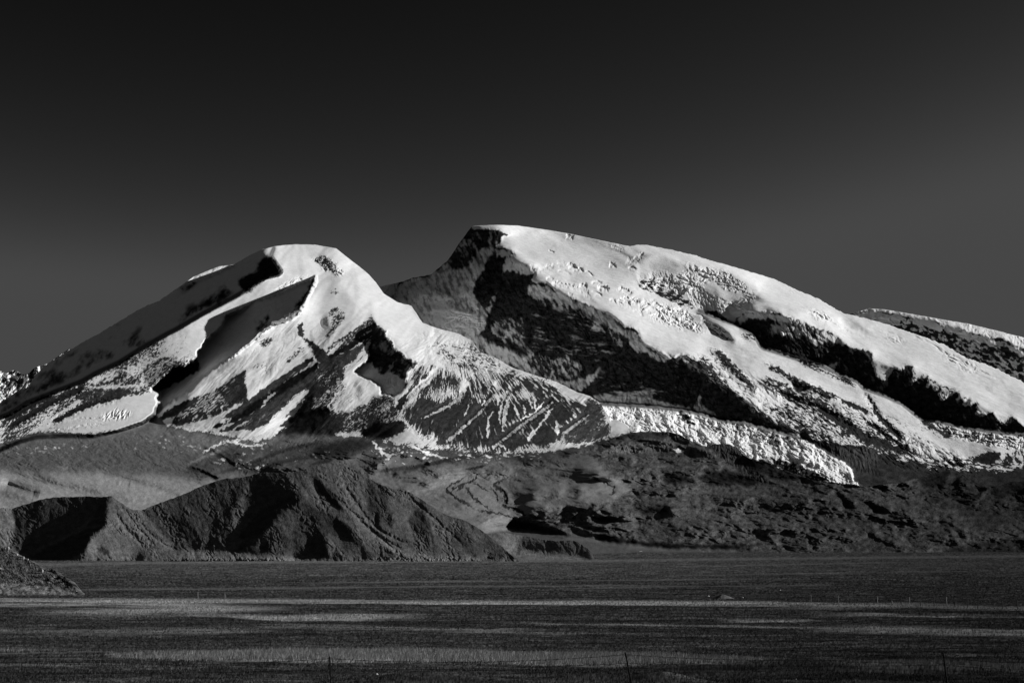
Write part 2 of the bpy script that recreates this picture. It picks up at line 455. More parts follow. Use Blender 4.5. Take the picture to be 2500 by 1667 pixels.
# snow bowl below the saddle (in shade)
bowl = [(900,760),(938,720),(986,686),(1054,668),(1076,650),(1100,632),(1165,612),(1190,600),(1196,560),(1205,562),(1206,603),(1195,640),(1165,680),(1160,725),(1175,745),(1190,750),(1200,740),(1205,745),(1185,790),(1170,805),(1150,850),(1100,850)]
r.geo(bowl, zx=1.0, zy=0.7, feather=8, snow=0.62, tf=4)
r.tex(bowl, soft=0.6, feather=6)
r.rough(bowl, 0.3, 14, 4, 10, 1.8, 0.6, True, patchy=0.2, feather=6, seed=81)
r.geo([(890,650),(960,670),(992,680),(955,698),(938,718),(900,770)], zx=-0.5, zy=0.4, feather=1.5, rough=1, cut=True, snow=1.0)
r.geo([(938,720),(986,686),(1054,668),(1085,690),(1080,720),(1020,725),(960,742)], zx=0.9, zy=0.5, feather=8)
r.tex(Z(3,(340,160),(410,170),(420,260),(390,330),(350,440),(240,500),(110,500),(130,400),(220,270),(290,190)), snow=0.28, feather=4, spk='cliff')
r.tex(Z(3,(520,200),(600,240),(580,290),(520,290)), snow=0.15)
r.tex(Z(3,(540,320),(700,345),(660,400),(690,440),(900,490),(880,550),(760,540),(640,520),(600,570),(560,400)), snow=0.72, feather=3, spk='cliff')
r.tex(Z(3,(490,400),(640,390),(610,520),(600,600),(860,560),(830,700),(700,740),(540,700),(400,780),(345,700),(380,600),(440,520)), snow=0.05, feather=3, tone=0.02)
r.geo(Z(3,(360,690),(400,780),(470,830),(560,690),(500,640)), dzx=-0.2, feather=4)
r.tex(Z(3,(450,820),(560,690),(560,780)), snow=0.35)
# icefall in the shaded bowl
r.geo(Z(3,(0,780),(180,860),(440,920),(460,1000),(420,1070),(240,1040),(0,1010)), zx=0.75, zy=0.9, feather=4, snow=0.93, spk=None) if False else None
r.tex(Z(3,(0,780),(180,860),(440,920),(460,1000),(420,1070),(240,1040),(0,1010)), snow=0.9, feather=4, spk='ice')
r.rough(Z(3,(-300,700),(0,780),(180,860),(440,920),(460,1000),(420,1070),(240,1040),(0,1010)), 0.5, 20, 4, 0, 1.6, 0.6, True, patchy=0.4)
r.line(Z(3,(-150,640),(0,690),(150,740),(200,870),(420,930)), 7, -0.7)
r.line(Z(2,(1640,560),(1800,590),(1960,610),(2040,600),(2200,520)), 8, -0.6)
r.line(Z(2,(1700,700),(1900,720),(2000,740),(2200,790)), 8, -0.6)
# ice cliff band along the wall top
band = Z(3,(830,640),(1000,640),(1090,690),(1250,770),(1370,820),(1480,870),(1600,930),(1690,1020),(1820,1070),(1830,1130),(1890,1190),(2080,1310),(2060,1350),(1900,1250),(1780,1230),(1700,1100),(1560,1040),(1450,930),(1300,870),(1150,820),(1050,780),(900,780),(830,720))
r.tex(band, snow=0.7, feather=5, spk='cliff', tone=0.03)
r.tex(Z(3,(860,780),(1100,800),(1300,880),(1500,980),(1640,1080),(1760,1240),(1600,1180),(1500,1060),(1350,960),(1200,880),(1000,850)), snow=0.42, feather=8, spk='cliff')
r.tex(Z(3,(480,1000),(560,930),(760,950),(830,900),(800,1180),(640,1160),(500,1100)), snow=0.4, feather=6, spk='cliff')
r.tex(Z(3,(830,800),(1300,900),(1500,1060),(1600,1200),(1700,1400),(1300,1300),(900,1300),(800,1100)), snow=0.16, feather=10, spk='strata', tone=0.028, soft=0.3)
r.tex(Z(3,(230,1080),(420,1100),(600,1190),(820,1290),(960,1420),(1100,1470),(1240,1560),(900,1450),(430,1250)), snow=0.62, feather=8, spk='cliff', soft=0.6)
r.tex(Z(3,(800,1180),(980,1260),(1240,1280),(1330,1350),(1250,1480),(1000,1430),(850,1330)), snow=0.4, feather=8, spk='cliff')
r.tex(Z(3,(1140,1500),(1300,1480),(1420,1430),(1490,1370),(1470,1440),(1360,1560),(1300,1600)), snow=0.6, feather=4, soft=0.6)
r.tex(Z(3,(1450,1400),(1700,1430),(2000,1450),(2334,1500),(2334,1650),(1500,1650)), snow=0.2, feather=8, spk='strata', tone=0.028, soft=0.3)
r.tex([(1440,965),(1500,958),(1560,952),(1590,945),(1600,955),(1590,975),(1640,985),(1700,1000),(1640,998),(1540,990),(1470,985)], snow=0.58, feather=3, soft=0.6)
r.tex([(1690,1000),(1700,975),(1712,960),(1712,985),(1760,1018),(1720,1012)], snow=0.55, feather=3, soft=0.6)
r.tex(Z(3,(1360,1080),(1440,960),(1480,1050),(1420,1050)), snow=0.6, feather=2)
r.rough(wall, 0.30, 60, 5, 60, 1.7, 0.6, True, feather=5)
r.rough([(1290,700),(1700,900),(1950,1070),(1480,990),(1380,960),(1200,820)], 0.25, 24, 4, 10, 2.5, 0.6, True)
r.rough([(900,720),(986,686),(1054,668),(1100,640),(1140,640),(1150,720),(1120,800),(1000,800),(900,742)], -0.26, 60, 5, 60, 1.7, 0.6, True, feather=5)
# ---- rim details / seracs on the plateau
for p, A in ((Z(3,(1020,640),(1110,630),(1240,660),(1340,700),(1400,760)),0.5),(Z(3,(1180,460),(1260,490),(1340,520)),0.8),(Z(3,(1290,650),(1370,650)),0.6),(Z(3,(1450,660),(1560,680)),0.8),(Z(3,(1640,670),(1760,720)),0.6),
             (Z(3,(1660,760),(1830,790)),0.9),(Z(3,(1560,460),(1620,460)),0.5),(Z(3,(1700,440),(1830,400),(1850,345)),0.35),(Z(3,(1170,205),(1240,215)),0.4),(Z(3,(1580,290),(1700,320)),0.3),(Z(3,(900,520),(1080,460),(1200,450)),0.25)):
    r.line(p, 5, A, wob=4)
r.rough(Z(3,(1560,780),(1700,760),(1950,780),(2150,850),(2334,900),(2334,1060),(2100,1010),(1800,880)), 0.75, 15, 4, 20, 1.7, 0.6, True, feather=8, patchy=0.1)
r.rough(Z(3,(1080,620),(1500,640),(1900,760),(1900,860),(1500,800)), 0.45, 18, 3, 15, 2.4, 0.55, True, feather=12, patchy=0.5)
r.rough(Z(4,(330,640),(0,640),(0,760),(300,840),(460,900),(620,940),(700,880),(560,820)), 0.75, 15, 4, 20, 1.6, 0.6, True, feather=6, patchy=0.3)
# upper icefall
ice = Z(4,(0,300),(200,230),(330,290),(560,350),(760,370),(960,470),(1060,540),(940,740),(760,760),(520,720),(330,620),(0,540))
r.geo(ice, zx=-0.1, zy=0.75, feather=6)
r.rough(ice, 0.85, 20, 4, 15, 1.5, 0.62, True, feather=6, patchy=-0.2)
r.tex(Z(4,(0,440),(200,450),(330,560),(460,640),(520,715),(400,690),(200,600),(60,540),(0,510)), snow=0.45, feather=3, spk='ledge')
r.geo(Z(4,(120,350),(300,400),(420,480),(420,560),(330,520),(150,440)), zx=0.12, zy=1.1, feather=2)
r.rough(Z(4,(120,350),(300,400),(420,480),(420,560),(330,520),(150,440)), 0.7, 7, 3, 80, 3, 0.6, True, feather=2)
r.geo(Z(4,(560,350),(760,380),(940,480),(980,560),(880,560),(740,520),(620,420)), zx=0.2, zy=0.7, feather=3)
r.rough(Z(4,(560,350),(760,380),(940,480),(980,560),(880,560),(740,520),(620,420)), 0.9, 10, 4, 10, 1.6, 0.62, True, feather=3)
r.rough(Z(4,(400,520),(560,530),(720,620),(800,740),(700,760),(500,700)), 0.7, 9, 4, 60, 2, 0.6, True, feather=3)
r.geo(Z(4,(490,640),(560,530),(700,530),(720,620),(760,680),(700,720),(560,710)), zx=0.62, zy=0.8, feather=3, rough=2)
r.geo(Z(4,(780,720),(860,650),(970,590),(1060,540),(1010,640),(960,740),(880,770),(850,790)), zx=0.58, zy=0.5, feather=3)
r.geo(Z(4,(960,690),(1130,660),(1210,745),(1080,750),(930,745)), zx=-0.3, zy=0.45, feather=4)
# right icefall bands
r.rough(Z(4,(1040,540),(1250,520),(1500,590),(1750,690),(1950,830),(2334,960),(2334,1040),(2000,950),(1700,850),(1450,740)), 0.5, 18, 4, 25, 2.8, 0.58, True, feather=8, patchy=0.5)
r.geo(Z(4,(1790,780),(1900,800),(1980,850),(2050,900),(1950,900),(1860,850)), zx=0.6, zy=0.7, feather=3)
r.rough(Z(5,(1000,330),(1400,370),(1700,520),(2100,700),(2334,830),(2334,900),(1900,720),(1500,560),(1100,430)), 0.4, 18, 4, 25, 3.0, 0.55, True, feather=8, patchy=0.5)
# ---- second shadowed cliff
c2 = Z(4,(530,715),(700,735),(850,850),(860,800),(930,740),(1080,750),(1200,745),(1250,740),(1290,770),(1430,820),(1530,860),(1700,910),(1790,970),(1860,1040),(1920,1060),(1990,1070),(2080,1100),(2080,1180),(2110,1310),(2200,1340),(2260,1250))+ \
     Z(5,(1180,650),(1230,680),(1310,615),(1350,640),(1340,760),(1490,720),(1460,830),(1600,790),(1580,890),(1760,850),(1730,940),(1850,920),(1800,1000),(1910,960),(1930,1040),(2050,1040),(2100,1130),(2230,1080),(2334,1170))+[(2510,1050)]+ \
     Z(5,(2334,1240),(2100,1220),(1800,1180),(1600,1130),(1440,1110),(1370,1070),(1250,970),(1100,900),(900,830),(850,770),(680,700),(550,640),(400,600),(250,550),(100,500),(0,470))+Z(4,(1080,1040),(1020,930),(870,850),(700,790))
r.cutline([(2512,1062)]+Z(5,(2334,1240),(2100,1220),(1800,1180),(1600,1130),(1440,1110),(1370,1070),(1250,970),(1100,900),(900,830),(850,770),(680,700),(550,640),(400,600),(250,550),(100,500),(0,470))+Z(4,(1080,1040),(1020,930),(870,850),(700,790),(530,720)))
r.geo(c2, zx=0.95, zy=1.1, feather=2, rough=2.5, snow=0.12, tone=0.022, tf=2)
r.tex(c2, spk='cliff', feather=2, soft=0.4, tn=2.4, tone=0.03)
r.tex(Z(4,(860,800),(930,745),(1200,750),(1290,775),(1530,865),(1790,975),(1850,1050),(1700,1000),(1500,900),(1300,830),(1150,790),(950,810),(900,860)), snow=0.9, feather=4, spk='cliff')
r.tex(Z(4,(1150,830),(1400,830),(1600,900),(1700,1000),(1560,1040),(1350,960),(1200,930)), snow=0.55, feather=6, spk='cliff')
r.geo(Z(4,(1245,860),(1280,890),(1300,930),(1280,960),(1255,910)), zx=-0.4, zy=0.4, feather=1, snow=1.0)
r.tex(Z(4,(1640,1220),(1760,1190),(1750,1290),(1680,1270)), snow=0.85, feather=2)
r.geo(Z(5,(990,600),(1060,600),(1110,640),(1170,660),(1110,760),(1050,740),(1010,680)), zx=-0.2, zy=0.9, feather=2, snow=0.75)
for q in (Z(5,(1340,660),(1400,680),(1480,720),(1370,760),(1330,800)), Z(5,(1480,740),(1600,790),(1580,840),(1540,870)), Z(5,(1610,800),(1760,850),(1600,950),(1570,900)), Z(5,(1780,900),(1850,920),(1800,1000)), Z(5,(1930,980),(2040,1040),(1950,1090),(1900,1060)), Z(5,(2110,1080),(2230,1090),(2120,1160))):
    r.geo(q, zx=-0.2, zy=0.8, feather=2, snow=0.72)
r.rough(c2, 0.33, 40, 5, 55, 1.6, 0.6, True, feather=4)
# ---- lit rib between the two cliffs: snow thinning into dusted rock, dark ribs running down to the right
r.tex([(1640,870),(1720,870),(1800,880),(1900,930),(2000,960),(2120,1000),(2220,1040),(2330,1110),(2400,1180),(1980,1130),(1950,1062),(1830,985),(1740,930)], snow=0.62, feather=14, spk='dust', tone=0.032)
r.tex([(1800,980),(1900,990),(2000,1010),(2200,1080),(2330,1140),(2400,1190),(1980,1150),(1960,1075)], snow=0.5, feather=16, spk='dust')
r.tex(Z(4,(780,1020),(1000,1020),(1100,1100),(1130,1170),(1180,1300),(1280,1420),(1000,1330),(900,1250),(780,1120),(700,1060)), snow=1.0, feather=8)
r.tex(Z(4,(900,1260),(1050,1290),(1150,1400),(1330,1560),(1200,1568),(1050,1480)), snow=0.95, feather=6)
r.tex(Z(4,(1160,1300),(1290,1290),(1400,1360),(1380,1440),(1280,1400)), snow=0.97, feather=5)
r.tex(Z(4,(620,1150),(700,1210),(800,1330),(900,1430),(800,1380),(680,1260)), snow=0.9, feather=4)
r.tex(Z(4,(1950,1430),(2100,1440),(2200,1500),(2100,1560)), snow=0.9, feather=4)
for p, w, A, sn in ((Z(4,(600,1060),(720,1110),(820,1220),(900,1300),(1020,1410),(1040,1480)),8,-0.5,0.12),(Z(4,(1080,1170),(1300,1290),(1500,1390),(1650,1470),(1800,1530)),6,-0.4,0.22),
                    (Z(4,(470,1160),(600,1230),(700,1330),(800,1430),(950,1530)),9,-0.4,0.22),(Z(4,(1080,1320),(1250,1420),(1400,1480),(1560,1540)),6,-0.4,0.28),
                    (Z(4,(1380,1140),(1600,1240),(1800,1320),(1960,1410)),6,-0.35,0.3),
                    (Z(5,(0,740),(120,790),(260,860),(460,950),(640,1000)),10,-0.5,0.15),(Z(5,(450,960),(600,1060),(760,1160),(900,1260),(1100,1330),(1400,1440)),11,0.5,0.02),(Z(5,(900,1130),(1020,1180),(1200,1320),(1300,1360)),6,0.5,0.1),
                    (Z(5,(880,840),(960,950),(1010,1040),(1060,1100),(1200,1240),(1300,1340)),7,0.55,0.15),(Z(5,(700,940),(860,1000),(960,1060)),6,0.5,0.1),(Z(5,(1400,1080),(1560,1180),(1700,1270)),12,0.2,0.02),(Z(5,(300,760),(430,810),(700,930)),5,-0.5,0.2)):
    r.line(p, w, A, snow=sn, wob=3)
r.geo(Z(5,(250,760),(420,800),(410,850),(310,860)), zx=0.8, zy=0.8, feather=3, snow=0.1)
r.geo(Z(4,(600,830),(680,850),(760,900),(850,980),(820,1005),(740,960),(640,920)), zx=0.8, zy=0.9, feather=2, snow=0.45, spk=None) if False else r.geo(Z(4,(600,830),(680,850),(760,900),(850,980),(820,1005),(740,960),(640,920)), zx=0.8, zy=0.9, feather=2, snow=0.45)
r.geo(Z(4,(880,950),(960,910),(1020,940),(1040,1000),(960,990)), zy=0.8, feather=3, snow=0.55)
r.tex(Z(5,(850,850),(900,840),(960,930),(1010,1010),(970,1000)), snow=1.0, feather=2)
r.rough([(1600,860),(1900,930),(2350,1110),(2400,1190),(1960,1080)], 0.3, 26, 4, 35, 2.6, 0.55, True, feather=10)
# bottom of that rib: dark scree, snow streaks
r.tex([(1960,1075),(2080,1090),(2180,1110),(2250,1130),(2330,1120),(2520,1110),(2520,1250),(1960,1250)], snow=0.0, feather=6, tone=0.035)
r.geo([(1960,1075),(2080,1090),(2180,1110),(2250,1130),(2520,1120),(2520,1250),(1960,1250)], zx=-0.02, zy=0.35, feather=10)
for p in (Z(5,(1240,1290),(1400,1350),(1680,1450)), Z(5,(850,1170),(1050,1250),(1250,1350)), Z(5,(1430,1510),(1600,1500),(1750,1520)),Z(5,(1690,1490),(1900,1500),(2100,1530)),Z(5,(2050,1560),(2334,1540)),Z(5,(1180,1460),(1400,1450),(1500,1470))):
    r.line(p, 6, 0.2, snow=0.6, wob=4)
r.tex(Z(5,(1310,1340),(1420,1340),(1560,1390),(1680,1450),(1520,1430),(1400,1400)), snow=0.95, feather=4)
r.tex(Z(5,(1430,1500),(2334,1480),(2334,1560),(1430,1570)), snow=0.45, feather=4, spk='ledge')
# second small glacier on the right
g2 = Z(5,(1450,1115),(1600,1135),(1800,1185),(2100,1220),(2334,1240),(2420,1300),(2334,1370),(2000,1330),(1800,1290),(1620,1230))
r.geo(g2, zx=-0.05, zy=0.3, feather=4, snow=0.62, tone=0.05)
r.tex(g2, spk='ledge', feather=3)
r.rough(g2, 0.9, 9, 3, 20, 1.6, 0.6, True, feather=4)
r.tex(Z(5,(2100,1400),(2334,1370),(2334,1500),(2050,1500)), snow=0.55, feather=5, spk='cliff')
r.geo(Z(5,(1880,1460),(2020,1390),(2130,1400),(2060,1500),(1900,1490)), zx=0.7, zy=0.5, feather=4, snow=0.0)
# ---- valley glacier with broken ice
gl = Z(9,(60,180),(480,205),(780,240),(930,270),(1060,320),(1270,340),(1450,390),(1700,460),(1770,500),(1900,560),(2000,620),(2100,680),(2140,730),(2150,800),(2215,860),(2120,850),(2010,838),(1800,820),(1600,780),(1200,700),(900,650),(300,520),(60,420))
r.push(gl+[(1400,1100),(1400,985)], -0.09, 2, 1)
r.geo(gl, zx=-0.12, zy=0.30, feather=4, snow=0.9, tone=0.05, tf=2)
r.tex(gl, spk='ice', feather=2)
r.rough(gl, 0.6, 10, 4, 28, 2.4, 0.65, True, feather=4)
r.rough(gl, 0.55, 30, 3, 60, 1.6, 0.55, False, feather=8, seed=33)
r.tex(Z(9,(1000,330),(1300,345),(1700,470),(1800,540),(1600,560),(1300,500),(1150,420)), snow=0.72, feather=10)
for p in (Z(9,(1020,350),(1060,400),(1100,470)), Z(9,(1180,360),(1260,470)), Z(9,(700,260),(760,300),(860,360))):
    r.line(p, 9, 0.6, snow=0.4, wob=5)
# tongue
r.geo(Z(9,(1130,640),(1300,640),(1500,610),(1650,650),(1780,730),(1900,770),(2000,830),(1800,820),(1700,780),(1500,720)), zx=0.45, zy=0.8, feather=4, snow=0.35, tone=0.025, spk=None) if False else r.geo(Z(9,(1130,640),(1300,640),(1500,610),(1650,650),(1780,730),(1900,770),(2000,830),(1800,820),(1700,780),(1500,720)), zx=0.45, zy=0.8, feather=4, snow=0.35, tone=0.025)
r.geo(Z(9,(1600,600),(1720,640),(1820,680),(1960,770),(2010,835),(1940,780),(1860,720),(1700,660)), zx=0.75, zy=0.8, feather=2, snow=0.9)
r.tex(Z(9,(1180,640),(1400,640),(1700,770),(1500,730),(1170,670)), snow=0.02, tone=0.02, feather=3)
r.geo(Z(9,(2000,790),(2080,750),(2130,790),(2130,830),(2070,842),(2010,838)), zx=-0.2, zy=0.9, feather=3, snow=1.0)
r.geo(Z(9,(1960,640),(2060,680),(2110,720),(2130,760),(2080,750),(2000,790),(1950,740)), zx=-0.2, zy=0.55, feather=3, snow=0.85)
# lateral moraine right of the tongue
lm = Z(9,(1770,490),(1900,500),(2130,520),(2250,530),(2335,560),(2335,760),(2200,740),(2140,720),(2060,650),(1960,600),(1860,540))
r.geo(lm, zx=-0.15, zy=0.75, feather=4, snow=0.0, tone=0.06)
r.tex(Z(9,(1760,490),(1900,490),(2130,515),(2300,545),(2100,545),(1900,540),(1800,520)), tone=0.02, feather=3)
r.rough(lm, 0.6, 9, 3, 75, 3.5, 0.5, True, feather=4)
r.geo(Z(9,(1700,470),(1720,400),(1760,400),(1800,460),(1780,480)), zx=0.6, zy=0.6, feather=3, snow=0.0)
r.tex(Z(9,(2335,700),(2140,720),(2160,800),(2215,860),(2400,1000),(2600,1000),(2600,700)), snow=0.0, tone=0.045, feather=6)
r.build(M_mtn)
tag(bpy.data.objects['summit_massif'], 'tallest snow covered massif with a long shadowed cliff and broken valley glacier', 'mountain', kind='structure')
# ================================================================== left mountain with its apron and moraines
a_top = [(-8,986),(0,982)]+Z(6,(160,490),(250,450),(330,330),(430,240))+Z(1,(520,1355),(730,1225),(900,1135),(1060,1035),(1250,925),(1420,850),(1590,735),(1720,640),(1940,550),(2090,530),(2120,510),(2240,440),(2330,400))+ \
    Z(2,(400,150),(500,138),(600,133),(760,137),(950,170),(1070,265),(1200,365))+[(900,670),(918,690),(937,717),(971,738)]+ \
    Z(2,(1620,680),(1680,770),(1720,830),(1850,880),(2030,925),(2160,990),(2230,1090),(2330,1125))+ \
    Z(8,(1060,270),(1200,350),(1400,420),(1600,480),(1780,570),(1900,610),(1990,670),(2060,780),(2075,840),(2100,822),(2130,815),(2180,840),(2230,870),(2245,905))+ \
    Z(9,(340,418),(400,410),(640,415),(720,430),(830,490),(900,520),(960,530),(1000,518),(1080,510),(1140,516),(1200,540),(1250,600),(1300,630),(1450,680),(1600,730),(1740,775),(1800,805),(1900,826),(2010,840),(2130,838),(2215,858))+ \
    [(2140,1184),(2190,1180),(2240,1166),(2290,1152),(2322,1145),(2350,1158),(2385,1182),(2410,1190),(2450,1178),(2508,1171)]
a = Relief('left_mountain', a_top, [(-8,1380),(1100,1385),(1500,1370),(2508,1362)], STEP,
           [(590,13400),(700,12300),(800,11200),(900,10200),(1000,9200),(1080,8000),(1150,6300),(1240,4800),(1345,3500)], zx=-0.1, zy=0.55, tone=0.045, seed=31)
a.jit = [(0,1.6),(430,1.4),(440,0.6),(600,0.4),(960,0.3),(1000,1.0),(1200,0.8),(1480,0.8),(1540,1.2),(2500,1.5)]
a.speckle('dustl', 2.7, -38, 3.0, 3)
a.speckle('dustr', 2.7, 25, 3.2, 3)
a.speckle('cliff', 16, -50, 2.0, 5)
a.speckle('patch', 9, 12, 2.4, 3, True)
a.speckle('vein', 5, -40, 5.0, 3, True)
a.speckle('fan', 5.5, 300, 7.0, 3, True, apex=(1100,740))
ALLA = [(-20,560),(2520,560),(2520,1400),(-20,1400)]
a.tex(ALLA, snow=1.0, feather=1, spk='dustl')
a.rough([(380,560),(1500,560),(1500,1090),(380,1090)], 0.10, 60, 3, -40, 1.6, 0.5)
# ---- summit dome
a.geo([(600,590),(770,585),(900,660),(990,690),(930,760),(800,700),(640,690)], zx=-0.2, zy=0.38, feather=14)
a.geo([(815,600),(860,635),(925,680),(990,688),(960,700),(930,720),(880,700),(830,650)], zx=-0.5, zy=0.35, feather=8)
a.geo(Z(2,(740,270),(800,235),(870,240),(960,350),(940,400),(880,370),(800,320)), zx=0.3, zy=0.6, feather=3, snow=0.55)
a.rough(Z(2,(740,270),(870,240),(960,340),(1040,400),(960,400),(860,370)), 0.7, 12, 3, 30, 1.5, 0.6, True, feather=4)
# ---- shaded west flank
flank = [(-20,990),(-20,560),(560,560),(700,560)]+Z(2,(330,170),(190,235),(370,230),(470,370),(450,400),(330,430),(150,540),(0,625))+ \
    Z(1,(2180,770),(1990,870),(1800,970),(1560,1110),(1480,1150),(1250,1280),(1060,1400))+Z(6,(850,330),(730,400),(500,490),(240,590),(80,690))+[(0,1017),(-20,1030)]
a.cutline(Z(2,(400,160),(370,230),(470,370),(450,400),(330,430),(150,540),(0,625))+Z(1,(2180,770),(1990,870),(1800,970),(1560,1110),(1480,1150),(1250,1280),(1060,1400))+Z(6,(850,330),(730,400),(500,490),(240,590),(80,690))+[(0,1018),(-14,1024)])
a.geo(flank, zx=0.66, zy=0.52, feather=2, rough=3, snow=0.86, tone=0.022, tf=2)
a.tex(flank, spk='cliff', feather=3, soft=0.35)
a.tex(flank, dsnow=0.1)
a.geo([(430,640),(440,705),(450,702)]+Z(1,(1800,670),(1960,600),(2095,528))+[(573,620),(500,640)], zx=-0.15, zy=0.4, feather=1.5, snow=1.0, cut=True)
a.tex(Z(1,(1590,735),(1720,645),(1940,552),(1900,580),(1750,660),(1620,740)), snow=0.45, feather=2)
for p, s_ in ((Z(2,(370,230),(470,370),(450,405),(330,430),(150,540),(80,480),(120,420),(220,420),(260,330),(310,260)),0.05),
              (Z(1,(2120,690),(2180,630),(2334,600),(2334,680),(2200,760)),0.1),
              (Z(1,(2100,790),(1990,870),(1800,970),(1560,1110),(1600,1010),(1680,900),(1780,870),(1950,740),(2030,720)),0.25),
              (Z(1,(1000,1070),(1130,1040),(1060,1080)),0.2),(Z(1,(950,1190),(1040,1160),(1000,1210)),0.2),(Z(1,(1060,1260),(1180,1120),(1280,1080),(1290,1200),(1400,1180),(1250,1280)),0.35),
              (Z(1,(500,1370),(720,1240),(760,1240),(700,1330),(560,1400),(430,1420)),0.3),(Z(1,(680,1400),(780,1310),(900,1290),(1050,1300),(1000,1370),(850,1390),(780,1460),(640,1500)),0.3),
              (Z(1,(350,1500),(500,1450),(600,1480),(700,1500),(560,1568),(300,1568)),0.3),(Z(6,(0,600),(160,490),(330,400),(700,280),(640,360),(400,500),(220,580),(60,690),(0,720)),0.3)):
    a.tex(p, snow=min(0.5, s_+0.12), feather=9, rough=6)
a.tex(flank, soft=0.8, feather=4)
a.tex(Z(2,(370,230),(470,370),(450,405),(330,430),(150,540),(80,480),(120,420),(220,420),(260,330),(310,260)), snow=0.16, soft=0.5, feather=4, tone=0.022)
a.rough(flank, 0.13, 26, 5, -35, 2.0, 0.6, True, feather=5)
# ---- first lit band
band = Z(2,(0,625),(150,540),(330,430),(450,400),(500,400),(760,400),(760,440),(600,500),(430,580),(230,640),(0,770))+Z(1,(2150,910),(2000,1000),(1970,1080),(1840,1200),(1770,1300),(1750,1360),(1650,1300),(1500,1150),(1560,1110),(1800,970),(1990,870),(2180,770))
a.geo(band, zx=-0.28, zy=0.55, feather=3)
a.rough(Z(2,(400,540),(600,420),(700,430),(600,500),(430,580)), 0.6, 11, 3, -25, 2, 0.6, True, feather=4)
low = [(0,1020),(22,1009),(66,982),(137,954),(200,930),(291,884),(343,851),(406,815),(430,803),(470,850),(482,874),(450,894),(422,899),(389,930),(367,954),(390,960),(330,968),(200,1000),(110,1035),(60,1065),(0,1085)]
a.geo(low, zx=-0.15, zy=0.52, feather=4, snow=0.5, tone=0.05, tf=8)
a.tex(Z(1,(1480,1160),(1650,1060),(1700,1200),(1740,1330),(1650,1390),(1540,1340),(1440,1380),(1330,1430),(1200,1500),(1060,1540),(1250,1400),(1400,1340)), snow=0.85, feather=8, spk='dustl')
a.tex(Z(1,(1600,1080),(1750,960),(1900,900),(1900,1010),(1840,1180),(1750,1350),(1690,1250),(1660,1150)), snow=1.0, feather=5)
a.geo(Z(6,(1280,300),(1440,200),(1540,180),(1640,270),(1540,290),(1420,400),(1380,470),(1300,440),(1270,380)), zx=0.25, zy=0.7, feather=5, snow=0.38)
a.geo(Z(6,(880,430),(1060,320),(1160,360),(1250,420),(1330,490),(1000,455),(900,460)), zx=0.1, zy=0.6, feather=4, snow=0.25, tone=0.04)
a.geo(Z(6,(700,480),(1000,460),(1330,500),(1100,550),(860,610),(700,660),(560,720),(400,790),(440,720),(560,600)), zx=0.05, zy=0.5, feather=5, snow=0.10, tone=0.04)
for p, w_, sn in ((Z(6,(900,420),(1000,370),(1060,330)),4,0.9),(Z(6,(800,460),(1000,452),(1280,440)),4,0.85),(Z(6,(530,610),(640,540),(760,460),(900,370),(1050,300)),6,0.8),(Z(6,(340,830),(400,770),(560,680),(680,600),(740,580)),5,0.8),
                  (Z(6,(90,690),(200,630),(330,585)),7,1.0),(Z(6,(400,660),(460,630),(510,600)),5,0.8),(Z(6,(870,325),(950,280)),5,1.0)):
    a.line(p, w_, 0.0, snow=sn, wob=3)
for p, w_ in ((Z(6,(0,850),(200,740),(400,620),(600,520),(850,420)),9),(Z(6,(0,770),(140,700),(330,590),(480,530)),8),(Z(6,(420,800),(560,720),(700,650),(860,600),(1100,545)),7)):
    a.line(p, w_, 0.5, snow=0.05, tone=0.02, wob=3)
# ---- second shaded strip
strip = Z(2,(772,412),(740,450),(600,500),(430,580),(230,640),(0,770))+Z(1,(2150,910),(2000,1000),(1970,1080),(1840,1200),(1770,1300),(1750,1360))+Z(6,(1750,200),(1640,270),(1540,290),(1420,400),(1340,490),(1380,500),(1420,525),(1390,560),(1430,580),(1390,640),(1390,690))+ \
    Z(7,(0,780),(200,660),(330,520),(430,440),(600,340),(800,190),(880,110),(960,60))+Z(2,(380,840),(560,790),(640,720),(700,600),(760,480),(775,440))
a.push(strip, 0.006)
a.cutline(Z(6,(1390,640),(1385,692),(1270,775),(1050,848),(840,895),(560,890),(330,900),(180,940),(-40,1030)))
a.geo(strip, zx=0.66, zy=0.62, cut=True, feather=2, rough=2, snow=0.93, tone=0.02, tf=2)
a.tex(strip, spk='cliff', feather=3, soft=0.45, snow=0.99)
a.geo(Z(2,(760,470),(900,425),(990,450),(940,470),(840,480),(740,590),(690,650)), zx=0.42, zy=0.5, feather=5)
for p, s_ in ((Z(2,(770,415),(740,500),(690,600),(640,720),(560,800),(530,760),(600,640),(700,510)),0.45),(Z(6,(1420,400),(1540,290),(1700,240),(1760,200),(1780,290),(1700,350),(1560,420),(1400,500),(1340,490)),0.1),(Z(1,(1960,1090),(2334,980),(2334,1050),(2100,1180),(1900,1300)),0.85),(Z(2,(250,850),(330,760),(390,790),(370,870),(230,1000),(200,980)),0.5)):
    a.tex(p, snow=s_, feather=5, rough=5)
a.rough(strip, 0.08, 30, 5, -40, 2.0, 0.6, True, feather=4)
